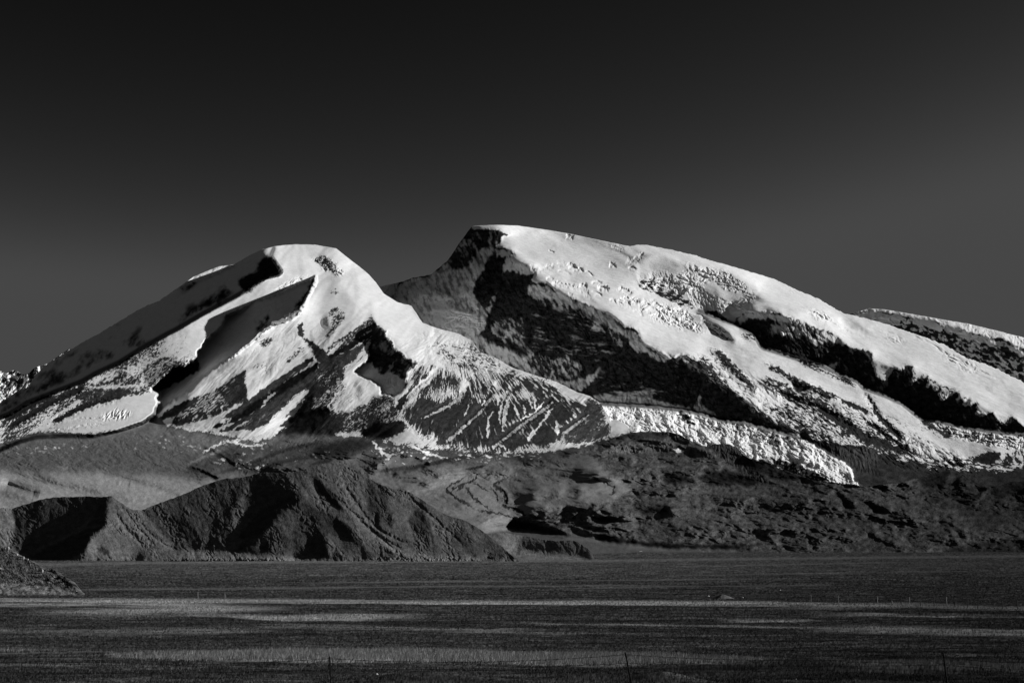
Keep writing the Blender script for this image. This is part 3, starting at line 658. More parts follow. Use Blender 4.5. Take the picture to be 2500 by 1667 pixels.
# snow apron below the strip
sn2 = Z(6,(1410,505),(1425,525),(1390,560),(1430,580),(1390,640),(1385,690),(1270,770),(1050,840),(840,885),(560,880),(330,890),(180,930),(0,1010),(0,990),(200,890),(400,830),(560,760),(690,680),(860,610),(1120,548))
a.geo(sn2, zx=-0.15, zy=0.4, feather=4, snow=1.0, rough=2, tf=2)
a.tex(Z(6,(0,1010),(0,980),(300,850),(480,800),(640,830),(400,870),(180,930)), snow=0.6, feather=4)
a.rough(Z(6,(880,720),(1050,650),(1170,680),(1120,740),(950,745)), 0.9, 8, 3, -60, 3, 0.6, True, feather=4)
a.line(Z(6,(560,760),(740,740),(950,745),(1200,720)), 4, 0.4)
a.line(Z(6,(400,870),(600,830),(780,800),(1000,780)), 4, 0.4)
# ---- central face: ribs and gullies running down to the left
a.geo([(700,760),(800,720),(900,740),(915,790),(860,840),(800,870),(730,900),(640,960),(560,1010),(460,1000),(560,900),(660,810)], zx=-0.3, zy=0.52, feather=14)
a.geo([(780,700),(900,740),(905,760),(840,830),(800,860),(780,800)], zx=-0.05, zy=0.55, feather=14)
a.geo(Z(2,(1210,590),(1260,640),(1280,840),(1100,900),(1000,940),(850,1000),(1090,740),(1150,650)), zx=-0.45, zy=0.45, feather=6)
a.geo(Z(2,(990,450),(1260,540),(1400,590),(1640,700),(1720,830),(2040,930),(1800,1000),(1500,1000),(1280,840),(1260,640),(1180,560)), zx=-0.42, zy=0.42, feather=6)

def rock(pts, sn, t_=0.042, zx=None, zy=None, f_=2, rg=2, **kw):
    a.geo(pts, zx=zx, zy=zy, feather=f_+1, rough=rg)
    a.tex(pts, snow=sn, tone=t_, feather=f_, rough=rg, **kw)
Q = lambda *p: Z(15, *p)
# bare and dusted rock faces
rock(Q((390,565),(330,600),(250,652),(150,692),(60,738),(25,775),(110,795),(200,780),(290,745),(345,712),(402,694),(392,640)), 0.16, 0.042, 0.0, 0.6)
a.tex(Q((390,565),(150,692),(25,775),(200,790),(560,860),(700,740),(690,540),(660,515),(500,615)), spk='vein', feather=6)
a.tex(Q((250,660),(300,650),(250,720),(150,770),(100,785),(170,720)), snow=0.42, feather=8)
a.tex(Q((392,570),(398,690),(345,700),(300,690),(330,620)), snow=0.05, feather=6, tone=0.05)
rock(Q((662,515),(620,535),(560,580),(500,615),(400,692),(330,735),(280,770),(360,760),(480,668),(570,604),(650,548)), 0.07, 0.05, -0.1, 0.6)
rock(Q((690,560),(620,600),(540,660),(440,730),(350,782),(280,820),(420,815),(520,775),(600,745),(640,655),(690,640)), 0.05, 0.052, -0.15, 0.6)
rock(Q((618,432),(660,450),(722,500),(798,580),(780,640),(745,700),(700,735),(640,760),(560,800),(520,800),(600,740),(650,650),(688,560),(690,540),(668,515),(645,470)), 0.09, 0.045, 0.05, 0.6)
a.tex(Q((690,585),(680,640),(640,720),(700,730),(745,690),(752,640),(722,580)), snow=0.26, feather=5)
rock(Q((905,345),(870,368),(840,398),(790,430),(735,462),(715,505),(760,488),(840,445),(928,392)), 0.2, 0.045, -0.25, 0.6)
rock(Q((733,522),(830,480),(905,430),(905,475),(862,525),(805,560),(785,575),(760,545)), 0.05, 0.055, -0.25, 0.6)
a.tex(Q((725,330),(760,310),(800,340),(770,392),(735,430),(712,440),(740,380)), snow=0.42, feather=5)
a.tex(Q((600,385),(614,376),(627,384),(622,420),(628,432),(600,428)), snow=0.08, feather=2)
a.tex(Q((440,458),(470,440),(500,432),(492,465),(462,472)), snow=0.4, feather=4)
a.tex(Q((545,545),(580,505),(620,470),(640,480),(590,520),(560,560)), snow=0.4, feather=5)
a.tex(Q((740,240),(770,232),(768,262),(742,262)), snow=0.5, feather=4)
a.tex(Q((400,560),(440,545),(480,530),(520,545),(480,590),(440,640),(420,600)), snow=0.62, feather=7)
rock(Q((740,735),(800,740),(900,700),(990,675),(1005,740),(920,790),(860,812),(760,832),(690,810)), 0.13, 0.05, -0.05, 0.55, 4, 4)
rock(Q((510,832),(590,775),(700,735),(742,735),(705,780),(640,832),(560,862)), 0.02, 0.03, 0.5, 0.6, 3)
# lit snow tongues and fans between them
for q in (Q((390,600),(400,572),(440,565),(470,575),(455,625),(420,670),(402,697),(396,640)), Q((660,470),(665,512),(620,532),(560,576),(500,612),(410,690),(470,620),(520,570),(590,520)),
          Q((642,645),(600,668),(540,725),(470,800),(455,830),(520,785),(600,712),(638,668)), Q((780,572),(830,528),(898,446),(884,500),(825,552)), Q((150,662),(180,645),(260,605),(330,560),(330,600),(245,655),(150,692)),
          Q((30,760),(65,752),(95,775),(70,797)), Q((725,505),(760,470),(790,450),(770,475),(735,512)), Q((905,350),(890,362),(830,400),(750,452),(715,452),(790,400),(860,345)),
          Q((785,575),(832,592),(930,632),(943,660),(882,690),(800,732),(775,726),(842,680),(836,640),(800,612)), Q((830,420),(842,398),(838,412))):
    a.geo(q, zx=-0.35, feather=2.5, rough=2, snow=1.0)
a.geo(Q((800,612),(836,640),(842,680),(800,712),(870,660),(850,620)), zx=0.1, feather=3)
a.tex(Q((770,602),(800,625),(790,680),(735,722),(722,715),(750,660)), snow=0.5, feather=4)
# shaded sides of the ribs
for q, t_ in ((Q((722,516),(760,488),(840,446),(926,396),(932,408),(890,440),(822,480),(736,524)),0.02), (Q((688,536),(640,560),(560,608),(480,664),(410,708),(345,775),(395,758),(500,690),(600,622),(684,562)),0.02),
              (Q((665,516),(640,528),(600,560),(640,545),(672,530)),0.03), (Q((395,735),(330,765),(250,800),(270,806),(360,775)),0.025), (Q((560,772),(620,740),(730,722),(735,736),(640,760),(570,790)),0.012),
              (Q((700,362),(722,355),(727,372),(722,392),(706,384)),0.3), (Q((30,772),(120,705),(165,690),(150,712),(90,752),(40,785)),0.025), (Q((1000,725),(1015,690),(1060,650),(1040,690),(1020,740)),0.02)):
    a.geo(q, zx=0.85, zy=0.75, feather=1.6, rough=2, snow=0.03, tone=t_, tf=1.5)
a.line(Q((672,190),(655,230),(625,290),(590,345)), 3, -0.5, snow=0.1, tone=0.015)
# deep shaded cirque
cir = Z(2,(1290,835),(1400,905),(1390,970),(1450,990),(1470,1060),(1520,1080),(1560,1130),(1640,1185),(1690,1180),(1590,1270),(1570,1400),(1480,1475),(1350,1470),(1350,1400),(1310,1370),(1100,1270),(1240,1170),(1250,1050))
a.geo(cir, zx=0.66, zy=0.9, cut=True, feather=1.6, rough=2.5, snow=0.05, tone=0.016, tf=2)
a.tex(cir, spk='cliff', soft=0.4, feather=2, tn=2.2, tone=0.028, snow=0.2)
a.tex(Z(2,(1110,1265),(1250,1170),(1330,1290),(1450,1280),(1560,1350),(1560,1400),(1480,1475),(1350,1470),(1300,1370)), snow=0.92, feather=4)
a.rough(cir, 0.3, 16, 4, -50, 1.8, 0.6, True, feather=3)
# ---- rounded buttress, dusted
but = Z(8,(160,150),(480,0),(700,60),(880,160),(1060,270),(1300,390),(1600,490),(1900,620),(2000,680),(2060,780),(2065,860),(2080,960),(1850,1040),(1500,1100),(1000,1110),(640,1060),(400,1000),(200,840),(180,760),(260,540),(380,310))
a.tex(but, spk='dustl', feather=10)
a.geo(but, zx=-0.12, zy=0.5, feather=14)
a.geo(Z(8,(160,150),(480,0),(700,60),(880,160),(900,250),(700,260),(540,340),(330,300)), zx=-0.4, zy=0.42, feather=10, snow=0.93)
a.tex(Z(8,(480,120),(880,170),(1060,280),(1300,400),(1200,480),(1000,470),(800,420),(620,330),(520,240)), snow=0.55, feather=16, spk='dustr')
a.tex(Z(8,(280,400),(380,310),(520,360),(760,420),(1000,480),(1300,420),(1600,500),(1700,640),(1500,600),(1300,560),(1100,620),(800,600),(500,560),(400,640),(270,540)), snow=0.25, feather=14, tone=0.04)
a.tex(Z(8,(180,760),(400,640),(800,620),(1100,640),(1400,600),(1700,640),(1900,700),(1640,900),(1500,1090),(1000,1100),(640,1050),(300,900)), snow=0.10, feather=14, tone=0.04)
a.tex(Z(8,(1900,620),(2000,680),(2065,860),(2080,960),(1860,1040),(1640,1030),(1660,900),(1800,780)), snow=0.10, tone=0.06, feather=6)
a.tex(Z(8,(560,760),(430,790),(350,720),(330,640),(500,640)), snow=0.04, feather=8, tone=0.045)
a.tex(Z(8,(280,400),(380,310),(760,330),(1000,400),(1300,420),(1600,500),(1900,640),(1900,760),(1640,900),(1500,1090),(1000,1100),(640,1060),(300,900),(180,760),(260,540)), spk='fan', feather=14)
for q in (Z(8,(1400,960),(1500,900),(1600,930),(1600,1010),(1450,1040),(1390,1010)), Z(8,(1140,1010),(1230,930),(1340,970),(1320,1020),(1200,1050)), Z(8,(520,1030),(600,940),(700,920),(560,1050))):
    a.geo(q, zx=0.05, zy=0.6, feather=5, snow=0.03, tone=0.05)
for p, w_ in ((Z(8,(380,800),(500,740),(640,670),(780,550)),7),(Z(8,(530,1060),(700,920),(820,810),(900,740),(970,650),(1050,560)),7),(Z(8,(980,1080),(1120,970),(1300,830),(1500,690),(1580,620)),8),(Z(8,(1620,1030),(1640,930),(1760,840),(1900,740)),7),(Z(8,(190,740),(260,620),(360,520),(550,370)),7)):
    a.line(p, w_, 0.75, snow=0.02, wob=2)
    a.line([(x+5, y+4) for x, y in p], 3, 0, snow=0.9, wob=2)
for q in (Z(8,(550,355),(470,500),(340,590),(260,625),(340,530),(420,450),(500,370)), Z(8,(750,400),(830,500),(790,560),(700,630),(640,670),(740,560),(755,480)), Z(8,(1040,460),(1120,540),(1080,560),(1040,520)), Z(8,(330,300),(420,240),(520,170),(560,180),(460,270),(380,300))):
    a.geo(q, zx=-0.4, feather=3, rough=2, snow=1.0)
for p in (Z(8,(1050,720),(1000,800),(985,900),(990,1000)),Z(8,(1200,580),(1150,680),(1130,780),(1120,900),(1140,950)),Z(8,(1160,560),(1120,660),(1090,780),(1100,880)),Z(8,(1180,640),(1150,760),(1130,880)),Z(8,(1220,700),(1270,780)),Z(8,(1300,680),(1330,770)),Z(8,(1340,600),(1390,730)),Z(8,(1380,560),(1410,660),(1410,730)),
          Z(8,(1480,560),(1530,630)),Z(8,(1590,680),(1530,760),(1450,870),(1350,1010)),Z(8,(1400,900),(1340,1010)),Z(8,(1600,800),(1600,900),(1620,960)),Z(8,(830,650),(800,740),(770,800)),Z(8,(1090,600),(1080,700)),Z(8,(300,880),(360,970),(480,1050)),Z(8,(600,1040),(720,1100),(850,1100)),Z(8,(1050,1100),(1270,1130)),Z(8,(1290,1090),(1500,1080)),Z(8,(1070,1030),(1160,1080)),
          Z(8,(930,700),(970,650)),Z(8,(1280,820),(1400,760),(1500,650)),Z(8,(260,1060),(400,1100),(620,1170)),Z(8,(380,1160),(470,1200)),Z(8,(700,1120),(780,1160)),
          Z(7,(520,750),(515,840)),Z(7,(545,900),(510,970)),Z(7,(600,870),(545,960)),Z(7,(880,750),(940,690),(1000,640)),Z(7,(330,940),(400,990),(440,1000)),Z(7,(1540,700),(1440,790)),Z(7,(60,990),(200,950),(330,940)),Z(7,(200,1290),(350,1230),(600,1110),(800,1060)),Z(7,(0,960),(120,1050),(320,1100),(380,1180)),
          Z(7,(900,1280),(960,1240),(1030,1220)),Z(7,(1850,1140),(1920,1095),(1880,1150),(2040,1200)),Z(7,(430,1000),(560,1080),(640,1100)),Z(7,(560,1060),(640,960),(760,900)),Z(7,(840,1040),(900,960)),Z(7,(2090,860),(2180,940),(2250,1030)),Z(7,(1830,810),(1920,820),(2000,760)),Z(7,(1640,740),(1800,640))):
    a.line(p, 2.0, 0.15, snow=0.85, wob=3)
a.rough(but, 0.12, 26, 4, -30, 2.0, 0.55, True, feather=8)
a.rough([(380,990),(660,760),(900,830),(1000,960),(960,1080),(600,1100),(400,1060)], 0.10, 30, 4, -40, 3.0, 0.5, True, feather=8)
# knolls at the foot
a.geo(Z(7,(1740,1000),(1870,920),(2100,890),(2170,935),(2100,1020),(1900,1085),(1790,1060)), zx=0.5, zy=0.7, feather=5, snow=0.0, tone=0.035)
a.geo(Z(7,(1500,960),(1580,840),(1600,960),(1520,1030),(1440,1030)), zx=0.1, zy=0.6, feather=4, snow=0.02, tone=0.05)
a.tex(Z(7,(990,1030),(1400,830),(1500,830),(1580,840),(1480,1020),(1300,1080),(1100,1140)), snow=0.06, tone=0.03, feather=6)
a.geo(Z(7,(1850,690),(1950,670),(2040,690),(2000,790),(1920,820),(1840,780)), zx=0.1, zy=0.6, feather=4, snow=0.18, tone=0.045)
a.tex(Z(7,(1600,850),(1850,790),(2080,800),(2080,880),(1850,920),(1650,980)), snow=0.25, feather=8)
# ================================================== apron
ap = [(-20,1085),(0,1085),(60,1065),(110,1055),(230,1063),(330,1040),(380,1010),(410,1040),(520,1060),(620,1075),(700,1060),(860,1065),(980,1085),(1060,1100),(1200,1112),(1330,1105),(1440,1085),(1500,1064),(1534,1052),(1900,1050),(2520,1060),(2520,1420),(-20,1420)]
a.tex(ap, snow=0.0, tone=0.15, feather=5, spk='patch', tn=0.45)
a.geo(ap, zx=-0.05, zy=0.19, feather=14)
a.geo([(-20,1150),(200,1150),(520,1160),(560,1220),(380,1260),(-20,1260)], zx=-0.12, zy=0.17, feather=14, tone=0.30, tf=10)
a.geo([(-20,1110),(200,1080),(420,1080),(540,1130),(500,1165),(200,1150),(-20,1150)], zx=-0.05, zy=0.2, feather=14, tone=0.12, tf=16)
a.tex([(-20,1090),(100,1070),(300,1060),(420,1050),(620,1085),(720,1075),(700,1120),(500,1110),(300,1105),(0,1120)], snow=0.10, feather=14, spk='patch')
a.tex([(560,1085),(700,1090),(780,1085),(800,1110),(620,1160),(520,1140)], snow=0.12, feather=10, tone=0.08)
a.tex([(960,1080),(1060,1095),(1300,1105),(1340,1112),(1180,1130),(1090,1120),(960,1140),(880,1110)], snow=0.2, feather=10, tone=0.07)
a.geo([(860,1180),(960,1130),(1060,1150),(1300,1130),(1480,1150),(1540,1190),(1500,1260),(1280,1270),(1100,1260),(960,1230)], zx=-0.08, zy=0.18, feather=14, tone=0.23, tf=12)
a.geo(Z(8,(1000,1360),(1200,1280),(1500,1210),(1700,1230),(1900,1290),(2100,1380),(2150,1460),(1980,1568),(1500,1568),(1200,1568),(1150,1450)), zx=-0.04, zy=0.22, feather=10, tone=0.22, tf=10)
# foothill folds far left
for p, w_, A in ((Z(6,(0,1310),(200,1370),(350,1420)),12,0.55),(Z(6,(0,1230),(300,1290),(560,1340),(900,1420)),14,0.35),(Z(6,(300,1220),(600,1310),(1000,1370),(1300,1480)),14,-0.3),(Z(6,(850,1210),(1000,1260),(1200,1310),(1600,1420)),10,0.45),(Z(6,(1060,1310),(1160,1330)),7,0.3),(Z(6,(0,1365),(200,1410),(350,1450)),12,-0.35),(Z(6,(1400,1400),(1500,1400),(1600,1430)),6,0.3),
                 (Z(6,(0,1200),(300,1195),(520,1210),(700,1230)),3,0.3)):
    a.line(p, w_, A*0.8, wob=0.7)
a.tex(Z(6,(30,1320),(200,1350),(380,1420),(340,1440),(150,1400),(40,1350)), mtone=0.6, feather=6)
a.geo(Z(6,(20,1310),(180,1345),(400,1430),(330,1440),(120,1390)), zx=0.4, zy=0.25, feather=5)
# pale shelf hill and dark gullies in the middle
a.geo(Z(8,(0,1290),(50,1220),(200,1150),(330,1160),(470,1210),(400,1230),(240,1270),(100,1300)), zx=0.0, zy=0.6, feather=3, tone=0.10, rough=2)
a.rough(Z(8,(20,1290),(60,1230),(220,1240),(330,1210),(330,1240),(100,1300)), 0.8, 9, 3, 60, 2, 0.6, True, feather=3)
for p, w_, A, t_ in ((Z(8,(0,1310),(240,1275),(480,1235),(700,1190)),5,0.4,0.03),(Z(8,(420,1320),(560,1300)),5,0.1,0.08),(Z(8,(620,1180),(900,1220),(1050,1210)),6,0.2,0.04),(Z(8,(940,1240),(1000,1210)),5,0.1,0.07),(Z(8,(1190,1270),(1330,1290),(1240,1300)),6,0.3,0.04),(Z(8,(1400,1250),(1500,1245)),5,0.2,0.05)):
    a.line(p, w_, A*0.7, tone=t_, wob=1)
a.tex(Z(8,(940,1230),(1500,1170),(1580,1210),(1400,1260),(1200,1300)), mtone=0.7, feather=8)
a.tex(Z(8,(1100,1380),(1300,1300),(1200,1400)), mtone=0.6, feather=8)
# rolling domes and shelves between the foothill and the moraine
for cx_, cy_, rx_, ry_, A_d, t_ in ((940,250,150,62,0.50,0.19),(1040,188,120,30,0.45,0.15),(640,186,70,26,0.5,0.19),(760,180,60,22,0.45,0.15),(560,215,90,30,0.35,0.2),(770,312,46,20,0.6,0.19),(690,262,60,30,0.3,0.17),
        (1210,288,72,20,0.7,0.05),(1100,138,62,24,0.6,0.14),(965,132,72,22,0.5,0.08),(960,345,56,20,0.6,0.06),(880,150,50,16,0.5,0.07),(1180,190,60,22,0.6,0.07),(1250,235,60,18,0.6,0.07),(1090,300,60,18,0.6,0.08),
        (500,175,60,24,0.6,0.13),(300,175,60,22,0.5,0.09),(215,175,60,20,0.5,0.08),(370,140,70,20,0.5,0.06),(120,150,70,22,0.4,0.09),(30,185,60,24,0.4,0.12),(430,125,46,16,0.5,0.07),(560,130,60,18,0.4,0.09),(690,150,60,14,0.4,0.10),(1000,240,40,16,0.3,None),
        (1330,330,70,22,0.5,0.06),(1420,260,80,24,0.5,0.05),(1560,250,90,26,0.5,0.05),(1700,280,100,26,0.5,0.045),(1500,330,80,20,0.5,0.05),(1640,345,90,20,0.5,0.045),(1880,300,110,30,0.5,0.035),(1760,210,80,24,0.5,0.045),(1340,180,60,20,0.5,0.06),(1450,190,60,20,0.5,0.05),(2000,350,110,26,0.4,0.04)):
    x_, y_ = Z(16, (cx_, cy_))[0]
    a.dome(x_, y_, rx_/1.0752, ry_/1.0752, A_d*(1.05 if cx_ < 1080 and cy_ < 330 else 0.6), t_)
for p in (Z(16,(40,195),(130,165),(220,130),(340,105)),Z(16,(120,190),(220,160),(330,140)),Z(16,(430,190),(560,175),(690,150),(800,135)),Z(16,(0,120),(60,150),(110,190)),Z(16,(690,145),(800,120),(930,105))):
    a.line(p, 5, 0.35, tone=0.045, wob=1.5)
for p in (Z(16,(470,130),(455,110),(480,140),(510,150)),Z(16,(540,110),(600,140),(660,155)),Z(16,(0,140),(60,110),(150,95),(210,85)),Z(16,(60,100),(120,120),(180,115)),Z(16,(480,160),(500,150))):
    a.line(p, 2.4, 0.0, snow=0.85, wob=4)
# braided stream beds
for p, w_ in ((Z(8,(820,1300),(740,1360),(650,1400),(615,1440),(680,1500),(780,1550),(850,1590)),4),(Z(8,(900,1300),(870,1350),(760,1400),(690,1470)),4),(Z(8,(780,1410),(830,1480),(860,1530),(940,1568)),4),(Z(8,(850,1370),(960,1440),(1000,1460)),3),(Z(8,(1180,1330),(1040,1390),(1060,1420),(1130,1470),(1160,1530),(1120,1568)),5),(Z(8,(1000,1410),(1060,1480),(1070,1550)),4),
              (Z(8,(1870,1320),(1990,1360),(2110,1420),(2100,1480),(2060,1490)),3),(Z(12,(150,290),(90,340),(20,370),(0,420),(60,470),(140,510),(200,550)),3),(Z(12,(120,340),(180,440),(260,500),(340,560)),3),(Z(12,(370,350),(430,400),(460,460),(430,500)),5),(Z(12,(200,550),(400,580),(520,610)),4),(Z(12,(400,510),(560,550),(620,600)),6),(Z(12,(110,220),(300,190)),4)):
    a.line(p, w_*0.6, 0.4, tone=0.035, wob=4)
for p in (Z(7,(200,1290),(350,1230),(560,1140)),Z(12,(850,230),(940,205),(1010,190)),Z(12,(300,590),(320,620),(290,660)),Z(10,(460,200),(520,210),(560,215))):
    a.line(p, 3, 0.0, tone=0.22, wob=3)
for p in (Z(7,(200,1300),(400,1380),(480,1430)),Z(7,(700,1350),(740,1370)),Z(7,(1300,1290),(1500,1250)),Z(10,(1500,200),(1650,240),(1780,300))):
    a.line(p, 4, 0.4, tone=0.04, wob=1)
a.tex(Z(7,(250,1300),(480,1200),(700,1190),(880,1300),(700,1330),(480,1400)), mtone=0.75, feather=8)
a.geo(Z(7,(1310,1200),(1350,1110),(1700,1050),(2000,1090),(1700,1180),(1500,1230),(1400,1260)), zx=0.25, zy=0.25, feather=8, tone=0.035)
# ---- moraine fields
mor = [(1250,1285),(1300,1250),(1400,1235),(1490,1225),(1540,1190),(1480,1150),(1440,1110),(1370,1110),(1440,1088),(1500,1066),(1540,1050),(1720,1040),(1900,1100),(2100,1180),(2322,1130),(2520,1150),(2520,1350),(1900,1352),(1700,1345),(1540,1325),(1450,1308),(1330,1300)]
a.geo(mor, zx=-0.02, zy=0.2, feather=8, tone=0.085, tf=6)
a.tex(mor, tn=1.5, feather=8)
a.tex([(1850,1150),(2100,1180),(2322,1130),(2520,1150),(2520,1360),(2000,1352),(1900,1260)], tone=0.055, feather=40)
a.tex([(2230,1160),(2330,1130),(2520,1150),(2520,1300),(2400,1290),(2250,1220)], tone=0.03, feather=24)
a.rough(mor, 0.35, 48, 3, 6, 2.0, 0.5, False, feather=10)
a.rough(mor, 0.75, 15, 3, 5, 2.6, 0.5, False, feather=10, seed=20, patchy=-0.3)
a.rough(mor, 0.35, 8, 3, 0, 2.2, 0.5, False, feather=10, seed=25)
a.geo(Z(9,(60,480),(320,420),(640,415),(830,490),(700,490),(620,460),(460,450),(300,470),(100,500),(0,520)), zx=0.05, zy=0.3, feather=4, tone=0.035)
for q, t_ in ((Z(9,(110,600),(200,530),(330,520),(440,560),(440,590),(200,590)),0.15),(Z(9,(440,510),(560,490),(640,510),(650,570),(520,570)),0.11),(Z(9,(600,420),(760,430),(830,490),(800,510),(700,490)),0.09),(Z(9,(980,540),(1080,512),(1200,540),(1240,590),(1170,660),(1040,620)),0.06),(Z(9,(780,570),(960,570),(1030,630),(900,620)),0.08),(Z(9,(1180,660),(1300,700),(1480,840),(1300,780),(1060,650)),0.07)):
    a.geo(q, zx=-0.1, zy=0.55, feather=4, tone=t_, tf=4)
    a.rough(q, 0.5, 8, 3, 75, 3, 0.5, True, feather=3)
a.tex(Z(9,(680,530),(760,560),(740,590),(680,570)), snow=0.7, feather=3)
a.geo(Z(9,(1240,600),(1400,640),(1700,770),(1800,820),(1500,800),(1280,720),(1170,660)), zx=0.55, zy=0.3, feather=5, tone=0.025)
a.rough(Z(9,(1010,520),(1200,540),(1240,590),(1170,650)), 0.6, 8, 3, 70, 3, 0.5, True, feather=3)
for q in (Z(9,(360,1060),(470,1020),(620,1010),(640,1080),(420,1080)),Z(9,(590,770),(700,750),(860,790),(820,840),(600,830)),Z(9,(860,790),(1000,720),(1200,740),(1300,830),(1000,850)),Z(9,(1180,780),(1300,760),(1450,830),(1250,850)),Z(9,(1780,870),(1840,830),(1830,890)),
          Z(13,(1480,290),(1500,220),(1740,145),(1790,200),(1690,260),(1640,300)),Z(13,(2040,330),(2150,270),(2340,250),(2340,370),(2100,370)),Z(13,(1750,360),(1900,310),(1800,380)),Z(13,(800,330),(880,460),(960,480),(860,380)),Z(13,(950,420),(1150,500),(1270,520),(1100,440))):
    a.geo(q, zx=0.75, zy=0.3, feather=6, rough=3, tone=0.02)
a.geo(Z(13,(1740,150),(1790,210),(1760,310),(1690,300),(1700,240)), zx=-0.1, zy=0.5, feather=4, tone=0.05)
a.geo(Z(9,(1480,1320),(1200,1370),(900,1360),(700,1365),(480,1350),(330,1320),(120,1310),(40,1275),(100,1240),(300,1290),(480,1310),(800,1330),(1200,1330)), zx=0.6, zy=0.45, feather=3, tone=0.015, rough=3)
a.geo(Z(12,(440,690),(520,620),(700,660),(880,720),(960,750),(820,760),(620,720),(480,700)), zx=0.38, zy=0.4, feather=3, tone=0.015, rough=3)
for q in (Z(9,(160,1225),(330,1190),(260,1230),(180,1245)),Z(9,(1200,1370),(1540,1320),(1540,1360),(1300,1375)),Z(12,(900,700),(1000,690),(1160,760),(1080,760))):
    a.geo(q, zx=-0.15, zy=0.45, feather=3, tone=0.11)
# valley floor in front of the moraine
fl_ = [(1190,1300),(1260,1292),(1330,1302),(1450,1322),(1540,1338),(1640,1344),(1760,1346),(1900,1343),(2520,1352),(2520,1420),(1180,1420)]
a.geo(fl_, zx=0.0, zy=0.05, feather=4, tone=0.085, rough=1)
a.tex([(1800,1340),(2520,1340),(2520,1400),(1800,1400)], tone=0.045, feather=20)
a.geo([(2300,1345),(2400,1322),(2520,1310),(2520,1352),(2350,1350)], zx=0.25, zy=0.25, feather=4, tone=0.025)
a.rough([(-20,1085),(500,1070),(900,1100),(1300,1130),(1500,1260),(1300,1300),(900,1300),(-20,1300)], 0.10, 34, 5, 10, 2.5, 0.6, False, feather=10)
a.rough([(-20,1080),(400,1050),(900,1080),(1400,1110),(1400,1180),(600,1160),(0,1150)], 0.14, 16, 4, 10, 2.5, 0.6, True, feather=10)
a.build(M_apron)
tag(bpy.data.objects['left_mountain'], 'dome topped snow mountain on the left with ribbed flanks, bare apron and moraine field', 'mountain', kind='structure')

# ================================================================== brown foothill
h_top = [(-8,1243)]+Z(10,(0,535),(60,533),(95,537),(200,505),(330,462),(440,445),(600,442),(740,438),(830,445),(910,435),(950,465),(1060,540),(1110,552),(1160,548),(1300,490),(1470,430),(1620,365),(1770,308),(1850,292),(1950,288))+ \
    Z(11,(80,258),(170,240),(300,250),(390,240),(470,225),(540,200),(620,175),(700,168),(770,170),(870,210),(1000,290),(1090,335),(1180,370),(1300,385),(1400,440),(1500,510),(1620,580),(1700,610),(1780,630),(1850,670),(1960,740),(2080,840),(2200,950),(2260,985))
h = Relief('brown_foothill', h_top, [(-8,1405),(1300,1405)], STEP, [(1120,3500),(1250,3200),(1365,2750),(1400,2650)], zx=0.1, zy=0.55, tone=0.116, seed=41, eps=3e-6)
h.jit = [(0,1.5),(1300,1.2)]
h.speckle('x', 6, 0, 1)
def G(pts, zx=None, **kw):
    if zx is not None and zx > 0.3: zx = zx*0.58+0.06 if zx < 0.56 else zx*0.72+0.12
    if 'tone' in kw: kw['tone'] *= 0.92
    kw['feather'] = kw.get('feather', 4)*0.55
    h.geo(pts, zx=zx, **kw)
G([(-10,1200),(30,1238),(40,1270),(25,1330),(-10,1340)], zx=-0.3, zy=0.5, feather=6, tone=0.171)
# left spur: shaded slopes, lit eastern face
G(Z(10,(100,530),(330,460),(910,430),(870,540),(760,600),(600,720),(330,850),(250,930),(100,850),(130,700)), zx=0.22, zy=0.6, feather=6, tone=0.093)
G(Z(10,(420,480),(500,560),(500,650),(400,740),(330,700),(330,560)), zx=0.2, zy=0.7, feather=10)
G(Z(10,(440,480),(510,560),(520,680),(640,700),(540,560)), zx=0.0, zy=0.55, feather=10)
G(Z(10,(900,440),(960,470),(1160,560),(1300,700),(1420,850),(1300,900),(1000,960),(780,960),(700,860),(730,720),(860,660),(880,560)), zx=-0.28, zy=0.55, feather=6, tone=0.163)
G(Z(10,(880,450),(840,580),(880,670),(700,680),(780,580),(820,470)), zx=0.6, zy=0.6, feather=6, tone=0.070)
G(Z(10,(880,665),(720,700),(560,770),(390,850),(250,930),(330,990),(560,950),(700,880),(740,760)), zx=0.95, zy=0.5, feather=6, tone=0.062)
G(Z(10,(780,860),(850,850),(900,900),(850,920)), zx=0.5, feather=4, tone=0.070)
G(Z(10,(620,990),(740,945),(790,980),(760,1000)), zx=0.6, feather=3, tone=0.070)
# main spur
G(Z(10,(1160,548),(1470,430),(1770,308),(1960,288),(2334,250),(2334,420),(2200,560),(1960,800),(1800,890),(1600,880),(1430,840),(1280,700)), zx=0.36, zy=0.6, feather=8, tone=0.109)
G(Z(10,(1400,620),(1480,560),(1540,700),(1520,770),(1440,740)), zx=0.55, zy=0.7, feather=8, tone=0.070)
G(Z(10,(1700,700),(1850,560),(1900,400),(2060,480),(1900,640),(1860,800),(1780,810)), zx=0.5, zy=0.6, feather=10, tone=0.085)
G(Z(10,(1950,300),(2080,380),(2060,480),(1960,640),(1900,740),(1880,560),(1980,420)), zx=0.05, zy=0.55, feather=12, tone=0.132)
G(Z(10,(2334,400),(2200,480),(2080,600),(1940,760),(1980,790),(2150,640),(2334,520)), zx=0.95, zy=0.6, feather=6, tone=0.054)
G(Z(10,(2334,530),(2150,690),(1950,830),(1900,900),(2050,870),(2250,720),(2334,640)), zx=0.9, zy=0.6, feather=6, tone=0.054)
G(Z(11,(120,300),(210,270),(300,330),(390,410),(470,470),(330,520),(160,530),(60,620),(0,640),(0,420)), zx=0.42, zy=0.6, feather=8, tone=0.085)
G(Z(11,(390,410),(480,460),(330,560),(140,740),(0,800),(0,690),(160,530)), zx=0.9, zy=0.6, feather=7, tone=0.062)
